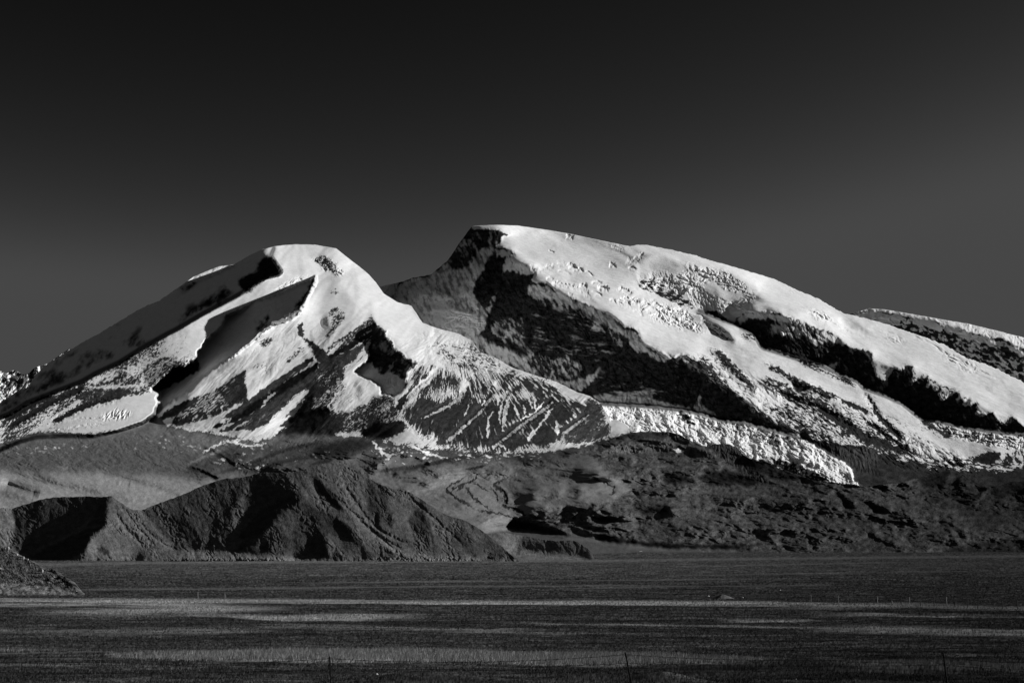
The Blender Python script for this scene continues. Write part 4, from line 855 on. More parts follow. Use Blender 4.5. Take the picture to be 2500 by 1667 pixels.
G(Z(11,(480,460),(560,520),(760,640),(900,720),(960,830),(870,960),(480,930),(200,930),(0,900),(0,800),(140,740),(330,580)), zx=0.4, zy=0.6, feather=8, tone=0.085)
G(Z(11,(300,560),(480,560),(440,700),(260,800),(180,900),(60,860),(160,740)), zx=0.12, zy=0.55, feather=12, tone=0.116)
G(Z(11,(640,640),(800,620),(900,720),(860,800),(720,700)), zx=0.85, zy=0.6, feather=7, tone=0.062)
G(Z(11,(480,840),(660,720),(700,800),(680,930),(560,920)), zx=0.7, zy=0.6, feather=7, tone=0.070)
G(Z(11,(100,860),(200,780),(220,860),(160,890)), zx=0.7, feather=5, tone=0.062)
G(Z(11,(640,740),(820,800),(960,860),(880,960),(680,930)), zx=-0.12, zy=0.55, feather=8, tone=0.132)
# lit eastern slopes
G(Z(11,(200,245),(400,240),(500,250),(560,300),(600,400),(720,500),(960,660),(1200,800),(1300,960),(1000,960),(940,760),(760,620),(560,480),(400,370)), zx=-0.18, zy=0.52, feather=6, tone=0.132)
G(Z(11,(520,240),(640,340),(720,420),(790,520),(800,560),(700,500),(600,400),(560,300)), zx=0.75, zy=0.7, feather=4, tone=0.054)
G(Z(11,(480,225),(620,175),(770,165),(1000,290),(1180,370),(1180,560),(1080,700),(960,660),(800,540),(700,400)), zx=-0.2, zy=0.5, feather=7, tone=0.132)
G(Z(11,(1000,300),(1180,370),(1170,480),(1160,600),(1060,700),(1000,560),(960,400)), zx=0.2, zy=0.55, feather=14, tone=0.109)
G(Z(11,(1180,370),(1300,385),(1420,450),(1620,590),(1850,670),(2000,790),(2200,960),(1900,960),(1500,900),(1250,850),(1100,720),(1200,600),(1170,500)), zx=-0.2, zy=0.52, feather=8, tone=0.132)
G(Z(11,(1320,640),(1440,460),(1480,600),(1500,740),(1400,740)), zx=0.25, zy=0.6, feather=10, tone=0.101)
G(Z(11,(1120,640),(1180,560),(1220,640),(1180,700)), zx=0.4, zy=0.6, feather=5, tone=0.078)
G(Z(11,(1980,780),(2080,850),(2200,955),(1980,955),(1860,830)), zx=-0.05, zy=0.55, feather=6, tone=0.093)
G(Z(11,(1640,780),(1760,700),(1900,860),(2000,960),(1850,940)), zx=0.12, zy=0.5, feather=8, tone=0.093)
# fans at the base
G(Z(10,(1200,930),(1500,870),(1800,890),(2334,930),(2334,1100),(900,1100),(800,1000)), zx=-0.1, zy=0.12, feather=12, tone=0.171)
G([(-10,1372),(160,1366),(350,1368),(620,1366),(1300,1364),(1300,1410),(-10,1410)], zx=0, zy=0.05, feather=3, tone=0.109)
G(Z(11,(0,930),(400,935),(440,960),(300,1000),(0,1000)), zx=-0.1, zy=0.08, feather=5, tone=0.186)
G(Z(11,(1000,760),(1250,850),(1500,900),(1900,940),(1900,965),(1300,960),(1150,850)), zx=-0.1, zy=0.25, feather=7, tone=0.171)
# eroded terrace bank
bank = Z(10,(1140,975),(1380,960),(1660,958),(2000,955),(2334,960),(2334,975),(2000,978),(1660,982),(1380,985),(1180,985))
h.geo(bank, zy=0.9, feather=2, tone=0.171)
h.rough(bank, 1.6, 7, 2, 90, 1.2, 0.5, True, feather=2)
h.tex(Z(10,(1370,962),(1660,960),(1660,982),(1370,984)), tone=0.039, feather=1.5)
bank2 = Z(11,(0,955),(130,960),(130,975),(0,975))
h.geo(bank2, zy=0.8, feather=2); h.rough(bank2, 1.3, 7, 2, 90, 1.2, 0.5, True, feather=2)
bank3 = Z(11,(1000,935),(1300,940),(1900,940),(1900,960),(1300,962),(1000,955))
h.geo(bank3, zy=0.6, feather=2, tone=0.186); h.rough(bank3, 1.2, 7, 2, 80, 1.2, 0.5, True, feather=2)
for p, w_ in ((Z(10,(960,480),(1080,640),(1200,780),(1260,850)),5),(Z(10,(1060,560),(1200,720),(1330,830),(1480,890)),5),(Z(10,(930,560),(1040,720),(1180,850)),6),(Z(11,(640,360),(900,600),(1100,780),(1300,950)),5),(Z(11,(860,560),(1020,720),(1280,880)),5),(Z(11,(760,250),(860,440),(1000,640),(1200,780),(1340,830)),6),(Z(11,(1300,420),(1560,640),(1800,860)),5),(Z(11,(1060,560),(1060,660),(1120,760)),6)):
    h.line(p, w_*0.8, 0.6, wob=3)
h.rough(None, 0.06, 12, 4, 70, 1.6, 0.62, True)
h.rough(None, 0.34, 12, 4, 50, 1.6, 0.6, True, patchy=0.35, seed=55)
h.rough([(-10,1360),(1300,1358),(1300,1410),(-10,1410)], -0.10, 24, 5, 70, 1.6, 0.62, True, feather=4)
h.rough(None, 0.07, 26, 4, 68, 3.2, 0.5, False, seed=40)
h.rough(None, 0.05, 70, 3, 60, 1.5, 0.5, True, seed=30)
h.build(M_hill, tone_noise=0.16)
tag(bpy.data.objects['brown_foothill'], 'brown gullied foothill standing before the snow mountains at the edge of the plain', 'hill', kind='structure')

t_top = Z(12,(180,770),(260,748),(290,740),(360,738),(430,730),(520,745),(600,760),(680,772),(760,790),(860,800),(1000,795),(1050,815),(1100,850),(1130,870),(1150,900),(1170,945))
b = Relief('low_terrace_hill', t_top, [(1150,1400),(1460,1400)], STEP, [(1300,3400),(1365,3000)], zx=-0.06, zy=0.6, tone=0.109, seed=51, eps=4e-5)
b.speckle('x', 6, 0, 1)
for q in (Z(12,(290,740),(430,730),(420,830),(360,800)),Z(12,(560,760),(640,770),(640,860),(560,840)),Z(12,(790,800),(860,800),(900,880),(800,890))):
    b.geo(q, zx=0.18, feather=7, tone=0.085)
for q in (Z(12,(440,730),(540,750),(540,850),(450,850)),Z(12,(680,780),(790,790),(790,890),(700,870)),Z(12,(900,850),(1000,800),(1060,830),(960,920))):
    b.geo(q, zx=-0.15, feather=8, tone=0.116)
b.geo(Z(12,(480,860),(800,900),(1160,935),(1160,1100),(300,1100)), zx=0, zy=0.08, feather=7, tone=0.147)
b.tex(Z(12,(1080,840),(1170,900),(1165,950),(1120,930)), tone=0.217, feather=3)
b.rough(None, 0.12, 22, 5, 70, 1.6, 0.6, True)
b.rough(Z(12,(300,930),(1200,935),(1200,1100),(300,1100)), -0.2, 22, 5, 70, 1.6, 0.6, True)
b.build(M_hill, tone_noise=0.16)
tag(bpy.data.objects['low_terrace_hill'], 'low flat topped grey hill at the right foot of the brown foothill', 'hill', kind='structure')
# ================================================================== steppe plain
# height of the ground against distance (m)
PD = [18,30,45,52,72,112,170,226,265,300,600,1200,2000,2700,3500,4500,6000,9000,15000]
PZ = [-4.2,-4.55,-4.86,-4.97,-5.6,-6.6,-8.0,-9.24,-10.1,-10.9,-15.5,-22.5,-28,-29,-27.2,-22,-12,10,60]
def plain_z(D):
    return ZC+np.interp(np.log(D), np.log(PD), PZ)
def row_dist(row):       # distance at which flat ground shows on a given row
    d = np.exp(np.linspace(np.log(18), np.log(9000), 4000))
    r = HZ-F*(plain_z(d)-ZC)/d
    return np.interp(-row, -r, d)
nrow, ncol = 520, 1700
rr = np.concatenate([np.linspace(1760, 1480, 300), np.linspace(1479, 1345, 220)])
PDIST = np.unique(np.concatenate([row_dist(rr), np.geomspace(4500, 12000, 12)]))
T = np.concatenate([np.linspace(-0.7, -0.39, 24)[:-1], np.linspace(-0.385, 0.385, ncol), np.linspace(0.39, 0.7, 24)[1:]])
DD, TT = np.meshgrid(PDIST, T, indexing='ij')
PXw = DD*TT
def ground_relief(X, Y):
    """low hummocks lengthened across the view"""
    n = fbm(X/9, Y/3.2, 4, 500, 0.55)*0.10*smooth(30, 60, Y)
    n = n+fbm(X/60, Y/22, 3, 510, 0.5)*0.22*smooth(60, 160, Y)
    n = n+fbm(X/2.2, Y/1.1, 3, 520, 0.55)*0.035*(1-smooth(120, 320, Y))
    n = n+fbm(X/300, Y/110, 3, 530, 0.5)*0.8*smooth(300, 900, Y)
    # banks at the foot of the frame
    for bx, by, w, l, hgt in ((-3.0,51.5,3.2,1.2,0.42),(2.6,52.2,1.6,0.9,0.40),(5.4,52.0,1.5,1.0,0.38),(9.0,60,4.0,1.6,0.30),(12.5,60,3.0,1.4,0.30),(17.5,60,3.5,1.4,0.3)):
        n = n+hgt*np.exp(-((X-bx)/w)**2-((Y-by)/l)**2)
    return n
def strips(X, Y):
    """cover of tall pale grass: 0..1"""
    t = X/Y; px = CX+F*t
    n = fbm(X/14, Y/5, 3, 600, 0.55)
    c = np.zeros(X.shape)
    # the long pale strip along the far fence (~265 m)
    lnY = np.log(Y)
    def strip(path, half, soft=0.35, amp=1.0, x0=-900, x1=3500, fade=120, jitter=0.25):
        """path: list of (lateral column, row) along the strip; half width in rows"""
        nonlocal c
        rw = np.interp(px, [p[0] for p in path], [p[1] for p in path])
        hw = np.interp(px, [p[0] for p in path], half) if hasattr(half, '__len__') else half
        d1 = np.interp(-(rw-hw), -ROWS, DROW); d2 = np.interp(-(rw+hw), -ROWS, DROW)
        mid, hh = 0.5*(np.log(d1)+np.log(d2)), 0.5*np.abs(np.log(d1)-np.log(d2))+1e-4
        q = np.abs(lnY-mid)/hh+jitter*n
        e = 1-smooth(1-soft, 1+soft, q)
        e = e*smooth(x0-fade, x0+fade, px)*(1-smooth(x1-fade, x1+fade, px))*amp
        c = np.maximum(c, e)
    strip([(-500,1464),(0,1464),(500,1467),(900,1469),(1300,1470),(1700,1472),(2100,1476),(2500,1484),(3200,1490)], [4,4,6,5,4,6,4,3,3], 0.25, 1.0, x1=2200, fade=200)
    strip([(-500,1478),(0,1476),(250,1474),(500,1478)], 3.5, 0.7, 0.7, x1=520, jitter=0.6)
    strip([(150,1494),(300,1492),(500,1485),(650,1484)], [5,7,7,4], 0.8, 0.75, x0=150, x1=640, jitter=0.6)
    strip([(520,1500),(700,1508),(800,1504),(950,1504)], [4,5,7,4], 0.6, 0.9, x0=480, x1=960)
    strip([(0,1540),(200,1545),(400,1542),(700,1540)], [4,4,5,3], 1.0, 0.30, x1=620, jitter=0.6)
    strip([(700,1530),(1000,1536),(1400,1545)], 4, 0.9, 0.28, x0=600, x1=1300, jitter=0.6)
    strip([(1200,1516),(1400,1520),(1700,1527),(2100,1534),(2500,1546)], [1.6,2,2,3,5], 0.7, 0.45, x0=1240, jitter=0.5)
    strip([(1750,1514),(2000,1513)], 3, 0.4, 0.85, x0=1790, x1=1970, fade=60)
    strip([(2150,1499),(2300,1502),(2500,1505)], 2.2, 0.5, 0.7, x0=2080)
    strip([(2100,1534),(2500,1545)], [7,9], 0.6, 0.6, x0=2050)
    strip([(1950,1480),(2200,1476),(2500,1486)], 5, 0.7, 0.45, x0=1950)
    strip([(0,1606),(300,1602),(500,1601),(800,1602),(1000,1602),(1300,1608),(1500,1610),(1700,1615),(1900,1618),(2100,1624),(2500,1632)], [4,6,12,14,13,12,12,8,8,8,7], 0.4, 0.85, x0=330, fade=330, jitter=0.35)
    strip([(0,1590),(450,1592)], 4, 0.9, 0.35, x1=480)
    strip([(0,1618),(450,1622)], 5, 0.9, 0.3, x1=480)
    # pale edge of the plain
    strip([(0,1380),(300,1374),(700,1371),(1500,1368),(2000,1362),(2500,1357)], 2.6, 0.9, 0.18, jitter=0.7)
    for x_, r_, l_, wd in ((900,1434,700,2.0),(1300,1418,500,1.6),(1700,1432,300,1.4),(2000,1400,300,1.4),(1950,1378,260,1.2)):
        strip([(x_-l_,r_+4),(x_+l_,r_-6)], wd, 0.8, 0.16, x0=x_-l_, x1=x_+l_)
    return np.clip(c, 0, 1)
ROWS = np.linspace(1780, 1342, 900); DROW = row_dist(ROWS)
def right_shade(X, Y):      # shade painted into the turf and grass albedo, deepening to the right
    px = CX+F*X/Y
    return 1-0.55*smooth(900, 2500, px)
G0 = ground_relief(PXw, DD)
PZw = plain_z(DD)+G0
CV = strips(PXw, DD)
n1 = fbm(PXw/26, DD/7, 4, 620, 0.6); n2 = fbm(PXw/3.5, DD/1.6, 3, 630, 0.6)
far = smooth(300, 1800, DD)
base = (0.046*(1-far)+0.082*far)*(1+0.55*n1+0.45*n2*(1-0.6*far))
streak = fbm(PXw/34, np.log(DD)*70, 3, 650, 0.65)
base = base*np.clip(1+0.5*streak*(1-0.6*far), 0.25, 2.5)
grain = rng.normal(0, 1, PXw.shape); grain = grain+0.7*np.roll(grain, 1, 1)+0.5*np.roll(grain, 1, 0)
base = base*np.clip(1+0.42*grain*(1-0.45*far), 0.15, 3)
base = np.clip(base, 0.012, 1)
alb = (base*(1-CV)+0.46*CV)*right_shade(PXw, DD)
co = np.stack([PXw, DD, PZw], -1).reshape(-1, 3)
ny, nx = DD.shape
ii = (np.arange(ny-1)[:, None]*nx+np.arange(nx-1)[None]).ravel()
plain = mesh_np('plain', co, np.stack([ii, ii+1, ii+nx+1, ii+nx], 1), M_plain, alb=alb.ravel())
tag(plain, 'dark grassy steppe plain crossed by pale strips of dry grass', 'plain', kind='structure')
# wide ground sheet under everything out to the horizon
gs = np.array([[-90000,-2000,-60],[90000,-2000,-60],[90000,90000,-60],[-90000,90000,-60]], float)
ground = mesh_np('ground', gs, np.array([[0,1,2,3]]), M_plain, alb=np.full(4, 0.06))
tag(ground, 'dark valley ground reaching out to the horizon beneath the mountains', 'ground', kind='structure')
def ground_at(x, y):
    X = np.array([[x]], float); Y = np.array([[y]], float)
    return float(plain_z(Y)[0, 0]+ground_relief(X, Y)[0, 0])
def place(px, D):           # ground point on the given bearing column at distance D
    x = (px-CX)/F*D
    return x, D, ground_at(x, D)

# ------------------------------------------------------------------ dry grass, too many blades to count
def grass_points(n, d0, d1, power, want):
    D = d0*(d1/d0)**(rng.random(n)**power)
    x = D*rng.uniform(-0.38, 0.38, n)
    return x, D
bx, by, hh, aa = [], [], [], []
def add_grass(n, d0, d1, tall, thr):
    D = np.sqrt(rng.uniform(d0*d0, d1*d1, n)); x = D*rng.uniform(-0.385, 0.385, n)
    c = strips(x, D); k = fbm(x/5, D/2.2, 3, 660, 0.6)
    keep = (c > thr) & (rng.random(n) < c) if tall else (k > -0.1) & (c < 0.5)
    x, D, c = x[keep], D[keep], c[keep]
    h = (rng.uniform(0.16, 0.34, len(x))*(0.6+0.5*c)) if tall else rng.uniform(0.05, 0.14, len(x))
    al = np.where(c > 0.3, rng.uniform(0.25, 0.5, len(x)), rng.uniform(0.03, 0.16, len(x)))*right_shade(x, D)
    bx.append(x); by.append(D); hh.append(h); aa.append(al)
add_grass(150000, 50, 80, True, 0.15)
add_grass(90000, 80, 190, True, 0.15)
add_grass(60000, 190, 300, True, 0.15)
add_grass(70000, 46, 75, False, 0)
add_grass(80000, 75, 150, False, 0)
add_grass(50000, 150, 280, False, 0)
X = np.concatenate(bx); Y = np.concatenate(by); H = np.concatenate(hh); A_ = np.concatenate(aa)
Zg = plain_z(Y)+ground_relief(X, Y)-0.01
NB = 3
P, Fc, AL = [], [], []
cnt = 0
for b_ in range(NB):
    an = rng.uniform(0, np.pi, len(X)); w_ = (0.006+0.00009*Y)*rng.uniform(0.6, 1.4, len(X))
    ox = rng.normal(0, 0.05, len(X)); oy = rng.normal(0, 0.05, len(X))
    lx = rng.normal(0.10, 0.16, len(X))*H; ly = rng.normal(0, 0.16, len(X))*H
    hb = H*rng.uniform(0.6, 1.15, len(X))
    c_, s_ = np.cos(an)*w_, np.sin(an)*w_*0.4
    v0 = np.stack([X+ox-c_, Y+oy-s_, Zg], -1); v1 = np.stack([X+ox+c_, Y+oy+s_, Zg], -1)
    v2 = np.stack([X+ox+lx, Y+oy+ly, Zg+hb], -1)
    P.append(np.stack([v0, v1, v2], 1).reshape(-1, 3)); AL.append(np.repeat(A_*rng.uniform(0.7, 1.3, len(X)), 3))
P = np.concatenate(P); AL = np.concatenate(AL)
M_grass = ground_material('dry_grass', 3.0, 0.25)
gr = mesh_np('grass', P, np.arange(len(P)).reshape(-1, 3), M_grass, smooth_=False, alb=AL)
tag(gr, 'dry pale grass growing in tufts and strips over the plain', 'grass', kind='stuff')
print('grass', len(P)//3)
# ================================================================== rubble slope at the left edge
k_top = [(-60,1290),(0,1329)]+Z(14,(70,150),(120,190),(180,220),(260,265),(340,300),(440,372),(490,380),(540,375),(575,395),(600,420),(660,455),(720,490),(760,560),(860,640),(900,660))
k_ = Relief('rubble_slope', k_top, [(-60,1470),(215,1464)], 0.6, [(1320,430),(1400,360),(1455,300)], zx=-0.25, zy=0.55, tone=0.085, seed=61, eps=2e-4)
k_.jit = [(-60,2.2),(150,2.4),(210,1.0)]
k_.speckle('x', 6, 0, 1)
k_.geo([(-70,1420),(60,1425),(130,1433),(190,1447),(230,1475),(-70,1475)], zx=-0.05, zy=0.25, feather=8, tone=0.16)
k_.geo([(-70,1452),(120,1452),(215,1453),(215,1480),(-70,1480)], zx=0, zy=0.08, feather=3, tone=0.05)
k_.rough([(-70,1280),(60,1350),(150,1395),(200,1440),(130,1432),(60,1424),(-70,1420)], 0.55, 7, 4, 30, 1.3, 0.65, True, feather=4)
k_.rough(None, 0.2, 18, 3, 30, 1.4, 0.5, False, seed=9)
for q in (Z(14,(520,390),(560,372),(600,420),(560,430)), Z(14,(590,440),(660,450),(720,500),(760,560),(700,560),(640,490)), Z(14,(470,460),(530,470),(540,490),(480,490))):
    k_.geo(q, zx=0.6, zy=0.6, feather=2, tone=0.02)
k_.line(Z(14,(500,490),(560,470),(580,450)), 3, -0.3, tone=0.16)
k_.build(M_slope, tone_noise=0.6)
tag(bpy.data.objects['rubble_slope'], 'steep stony slope covered in loose rubble at the left edge of the plain', 'slope', kind='structure')
KD = k_.D
def slope_point(px, row):
    """point of the rubble slope seen in that column and row"""
    i = int(np.clip(round((px-k_.px[0])/k_.step), 0, len(k_.px)-1))
    t = np.interp(px, [p[0] for p in k_.top], [p[1] for p in k_.top]); b_ = np.interp(px, [p[0] for p in k_.bottom], [p[1] for p in k_.bottom])
    n = KD.shape[0]-3
    j = int(np.clip((b_-row)/(b_-t)*(n-1), 0, n-1))
    D = KD[j, i]
    r_ = b_+(t-b_)*j/(n-1)
    return D*(px-CX)/F, D, ZC+D*(HZ-r_)/F

# ------------------------------------------------------------------ stones
import bmesh
def stone_mesh(name, seed, sx, sy, sz, sub=3):
    bm = bmesh.new(); bmesh.ops.create_icosphere(bm, subdivisions=sub, radius=1.0)
    rs = np.random.default_rng(seed)
    planes = rs.normal(size=(11, 3)); planes /= np.linalg.norm(planes, axis=1)[:, None]
    offs = rs.uniform(0.55, 0.92, 11)
    for v in bm.verts:
        p = np.array(v.co)
        for n, o in zip(planes, offs):      # chip flat faces off the block
            d = p@n-o
            if d > 0: p = p-n*d*0.92
        p = p*(1+0.05*math.sin(p[0]*9+seed)+0.04*math.sin(p[1]*13+2*seed))
        v.co = (p[0]*sx, p[1]*sy, p[2]*sz)
    me = bpy.data.meshes.new(name); bm.to_mesh(me); bm.free()
    return me
M_pale = grey_material('pale_rock', 0.42, 0.95, 0.35, 3)
M_white = grey_material('white_stone', 0.65, 0.9, 0.2, 6)
M_dark = grey_material('dark_rock', 0.03, 0.95, 0.5, 2)
def stone(name, loc, size, seed, mat, label, cat='rock', group=None, sink=0.25):
    me = stone_mesh(name, seed, *size); me.materials.append(mat)
    o = bpy.data.objects.new(name, me); col.objects.link(o)
    o.location = (loc[0], loc[1], loc[2]+size[2]*(1-sink*2)); o.rotation_euler[2] = seed*1.3
    return tag(o, label, cat, group)
GB = 'pale boulders on the rubble slope'
for px, row, w_, h_, sd, lab in ((21,1338,6,9,1,'tall pale boulder highest on the crest of the rubble slope'),(14,1338,3,4,2,'small pale boulder just left of the tallest crest boulder'),
        (43,1353,5,5,3,'pale boulder pair on the slope crest below the tallest one'),(58,1361,5,8,4,'upright pale boulder halfway along the crest of the rubble slope'),
        (68,1365,5,4,5,'low flat pale boulder right of the upright crest boulder'),(103,1393,7,8,6,'rounded pale boulder with a black shadow on its left side'),
        (2,1387,5,4,7,'pale boulder at the very left edge, mid slope'),(187,1442,4,3,8,'pale stone near the low tip of the rubble slope'),
        (38,1419,4,2.5,9,'flat pale stone low on the left of the rubble slope'),(91,1432,2.5,3,10,'small pale stone near the sandy foot of the slope'),
        (120,1421,3,2.5,11,'small pale stone at the middle of the slope foot'),(104,1421,3,2,12,'tiny flat pale stone left of another at the slope middle')):
    X0, D0, Z0 = slope_point(px, row+h_*0.4)
    s_ = D0/F
    stone('boulder', (X0, D0-0.3, Z0), (w_*s_*0.62, w_*s_*0.55, h_*s_*0.6), sd, M_pale, lab, 'boulder', GB, 0.2)
for px, row, w_, h_, sd, lab in ((128,1391,12,6,21,'dark jagged outcrop jutting from the upper right of the rubble slope'),(147,1408,16,7,22,'long black outcrop on the right edge of the rubble slope'),
        (162,1416,12,7,23,'black outcrop lowest on the right edge of the slope'),(97,1391,8,6,24,'dark rock tucked against the rounded pale boulder'),(120,1413,9,4,25,'dark rock lying in the hollow of the slope')):
    X0, D0, Z0 = slope_point(px, row+h_*0.4); s_ = D0/F
    stone('outcrop', (X0, D0, Z0), (w_*s_*0.55, w_*s_*0.5, h_*s_*0.7), sd, M_dark, lab, 'rock outcrop', 'dark outcrops on the rubble slope', 0.3)
GS = 'white stones scattered on the plain'
for px, row, w_, h_, sd, lab in ((1730,1455,4.6,2.4,31,'flat white block lying left of the gravel heap'),(1813,1457,4.2,3.0,32,'white stone lying right of the gravel heap'),
        (2201,1540,4.6,4.2,33,'round white stone in the grass on the right of the plain'),(1944,1653,4.4,4.0,34,'white stone near the bottom edge between two near fence posts'),
        (920,1643,6.5,3.2,35,'white rubbish like stone near the bottom edge right of the left fence post'),(1749,1541,2.2,2.2,36,'tiny white pebble in the middle of the grassy plain'),
        (1905,1441,2.4,2.2,37,'tiny far white stone right of the gravel heap'),(1832,1583,2.0,3.0,38,'small white pebble above the pale grass strip'),(2255,1632,2.6,2.4,39,'small white stone left of the right near fence post')):
    D0 = float(row_dist(np.array([row+h_*0.5]))[0]); x, y, z = place(px, D0); s_ = D0/F
    stone('white_stone', (x, y, z), (w_*s_*0.6, w_*s_*0.55, h_*s_*0.7), sd, M_white, lab, 'stone', GS, 0.2)

# ------------------------------------------------------------------ gravel heap beside the pale strip
D0 = float(row_dist(np.array([1461.0]))[0]); x0, y0, z0 = place(1766, D0); s_ = D0/F
n_ = 70
q = np.linspace(-1, 1, n_); QX, QY = np.meshgrid(q, q)
hx, hy, hz = 31*s_, 26*s_, 12.5*s_
rad = np.hypot(np.where(QX < -0.1, (QX+0.1)*1.25, (QX+0.1)*0.92), QY)
Hh = np.clip(1-rad, 0, 1)**0.9; Hh = Hh*(1+0.12*fbm(QX*3, QY*3, 3, 700))+0.03*fbm(QX*9, QY*9, 2, 710)*(Hh > 0)
v = np.stack([x0+QX*hx, y0+QY*hy, z0-0.12+np.clip(Hh, 0, 2)*hz], -1).reshape(-1, 3)
ii = (np.arange(n_-1)[:, None]*n_+np.arange(n_-1)[None]).ravel()
hp = mesh_np('gravel_heap', v-np.array([x0, y0, z0]), np.stack([ii, ii+1, ii+n_+1, ii+n_], 1), ground_material('gravel', 2.0, 0.4, 0.05, 6.0), alb=np.full(len(v), 0.13))
hp.location = (x0, y0, z0)
tag(hp, 'cone shaped heap of grey gravel beside the pale grass strip, dark on its left side', 'gravel heap')

# ------------------------------------------------------------------ wire fences
def tube(pts, r, name, mat, parent=None, sides=6, origin=(0, 0, 0)):
    pts = [Vector(p)-Vector(origin) for p in pts]
    bm = bmesh.new(); rings = []
    rr_ = r if hasattr(r, '__len__') else [r]*len(pts)
    for i, p in enumerate(pts):
        t = (pts[min(i+1, len(pts)-1)]-pts[max(i-1, 0)]).normalized()
        a_ = t.cross(Vector((0.31, 0.95, 0.02))).normalized(); b_ = t.cross(a_)
        rings.append([bm.verts.new(p+(a_*math.cos(2*math.pi*k/sides)+b_*math.sin(2*math.pi*k/sides))*rr_[i]) for k in range(sides)])
    for i in range(len(rings)-1):
        for k in range(sides):
            bm.faces.new((rings[i][k], rings[i][(k+1) % sides], rings[i+1][(k+1) % sides], rings[i+1][k]))
    bm.faces.new(rings[0][::-1]); bm.faces.new(rings[-1])
    me = bpy.data.meshes.new(name); bm.to_mesh(me); bm.free(); me.materials.append(mat)
    o = bpy.data.objects.new(name, me); col.objects.link(o)
    if parent: o.parent = parent
    return o
from mathutils import Vector
M_post = grey_material('weathered_post', 0.012, 0.9, 0.4, 8)
M_postl = grey_material('pale_post', 0.24, 0.9, 0.3, 4)
M_postm = grey_material('grey_post', 0.05, 0.9, 0.4, 4)
M_wire = grey_material('rusty_wire', 0.012, 0.7, 0.3, 10)
def at(px, row, D): return Vector((D*(px-CX)/F, D, ZC+D*(HZ-row)/F))
ND = 45.0
nf = empty('wire_fence', at(1250, 1712, ND)); org = nf.location.copy()
tag(nf, 'near barbed wire fence with thin black posts cut off by the bottom edge', 'fence')
near = []
for t_, bt in (((40,1604),(48,1716)),((805,1602),(808.6,1716)),((1526.5,1591),(1549,1714)),((2302.5,1592),(2316,1716)),((3060,1600),(3066,1716))):
    pass
for t_, bt, rw in (((805,1602),(809.5,1716),1.75),((1526.5,1591),(1551,1716),2.0),((2302.5,1592),(2318.5,1716),1.9),((70,1606),(66,1716),1.8) if False else ((805,1602),(809.5,1716),1.75)):
    if (t_, bt) in near: continue
    near.append((t_, bt))
    a_, b_ = at(*t_, ND), at(*bt, ND); b_.z = min(b_.z, ground_at(b_.x, b_.y)-0.05)
    pts = [b_.lerp(a_, i/8)+Vector((0.004*math.sin(i*2.1), 0, 0)) for i in range(9)]
    tube(pts, [rw*ND/F*(1.05-0.012*i) for i in range(9)], 'post', M_post, nf, 8, org)
def wire(parent, org, ends, sag, D, r, barbs=True, mat=M_wire):
    for (a_, b_) in zip(ends[:-1], ends[1:]):
        n = 26; pts = []
        for i in range(n+1):
            u_ = i/n
            p = at(a_[0]+(b_[0]-a_[0])*u_, a_[1]+(b_[1]-a_[1])*u_+sag*4*u_*(1-u_), D)
            pts.append(p)
        w_ = tube(pts, r, 'wire', mat, parent, 4, org)
        if barbs:
            bm = bmesh.new(); bm.from_mesh(w_.data)
            for i in range(1, n):
                c_ = pts[i]-Vector(org)
                for s_ in (1, -1):
                    vs = [bm.verts.new(c_+Vector(q)) for q in ((-r, 0, 0), (r, 0, 0), (s_*0.012+0.004, 0, 0.022), (s_*0.012-0.004, 0, 0.022))]
                    bm.faces.new(vs)
                    vs = [bm.verts.new(c_+Vector(q)) for q in ((-r, 0.001, 0), (r, 0.001, 0), (-s_*0.012+0.004, 0.001, -0.022), (-s_*0.012-0.004, 0.001, -0.022))]
                    bm.faces.new(vs)
            bm.to_mesh(w_.data); bm.free()
wire(nf, org, [(-60,1612),(805,1607),(1527,1597),(2304,1600),(2600,1606)], 13, ND, 0.0065)
wire(nf, org, [(-60,1640),(806,1634),(1532,1618),(2307,1622),(2600,1632)], 5, ND, 0.0055)
# far fence: along the pale strip on the left, nearer on the right
FP = [(8,1438,1454,0),(63,1440,1456,0),(211,1444,1458,0),(244,1449,1457,0),(283,1446,1457,0),(337,1445,1453,0),(361,1447,1459,0),(417,1447,1456,2),(483,1444,1459,1),(549,1448,1457,1),(596,1445,1459,2),(649,1446,1457,2),(740,1450,1458,0),(783,1444,1460,2),(841,1450,1459,0),
      (1010,1452,1462,0),(1217,1449,1462,0),(1340,1452,1464,0),(1538,1451,1464,0),(1700,1450,1463,0),(1871,1453,1464,0),
      (1980,1451,1467,1),(1997,1455,1469,0),(2016,1452,1466,2),(2047,1452,1468,1),(2076,1456,1468,0),(2087,1458,1471,2),(2116,1454,1473,2),(2142,1456,1475,1),(2177,1465,1477,1),(2199,1458,1478,2),(2220,1456,1479,1),(2247,1459,1480,2),(2280,1455,1482,0),(2310,1456,1483,1),(2331,1469,1483,2),(2362,1461,1486,0),(2387,1471,1487,2),(2415,1463,1487,0),(2447,1466,1488,0),(2483,1464,1490,0)]
FD = lambda px: float(np.interp(px, [0, 900, 1900, 2000, 2500], [292, 285, 268, 255, 188]))
ff = empty('wire_fence', at(1250, 1462, 280)); org2 = ff.location.copy()
tag(ff, 'far long fence of short weathered stakes beside the pale grass strip', 'fence')
LEAN = {417:2.5, 596:4, 2116:3.5, 2177:2, 2199:1, 2310:1.5, 2483:1.5, 361:-3, 1217:-3}
tops = []
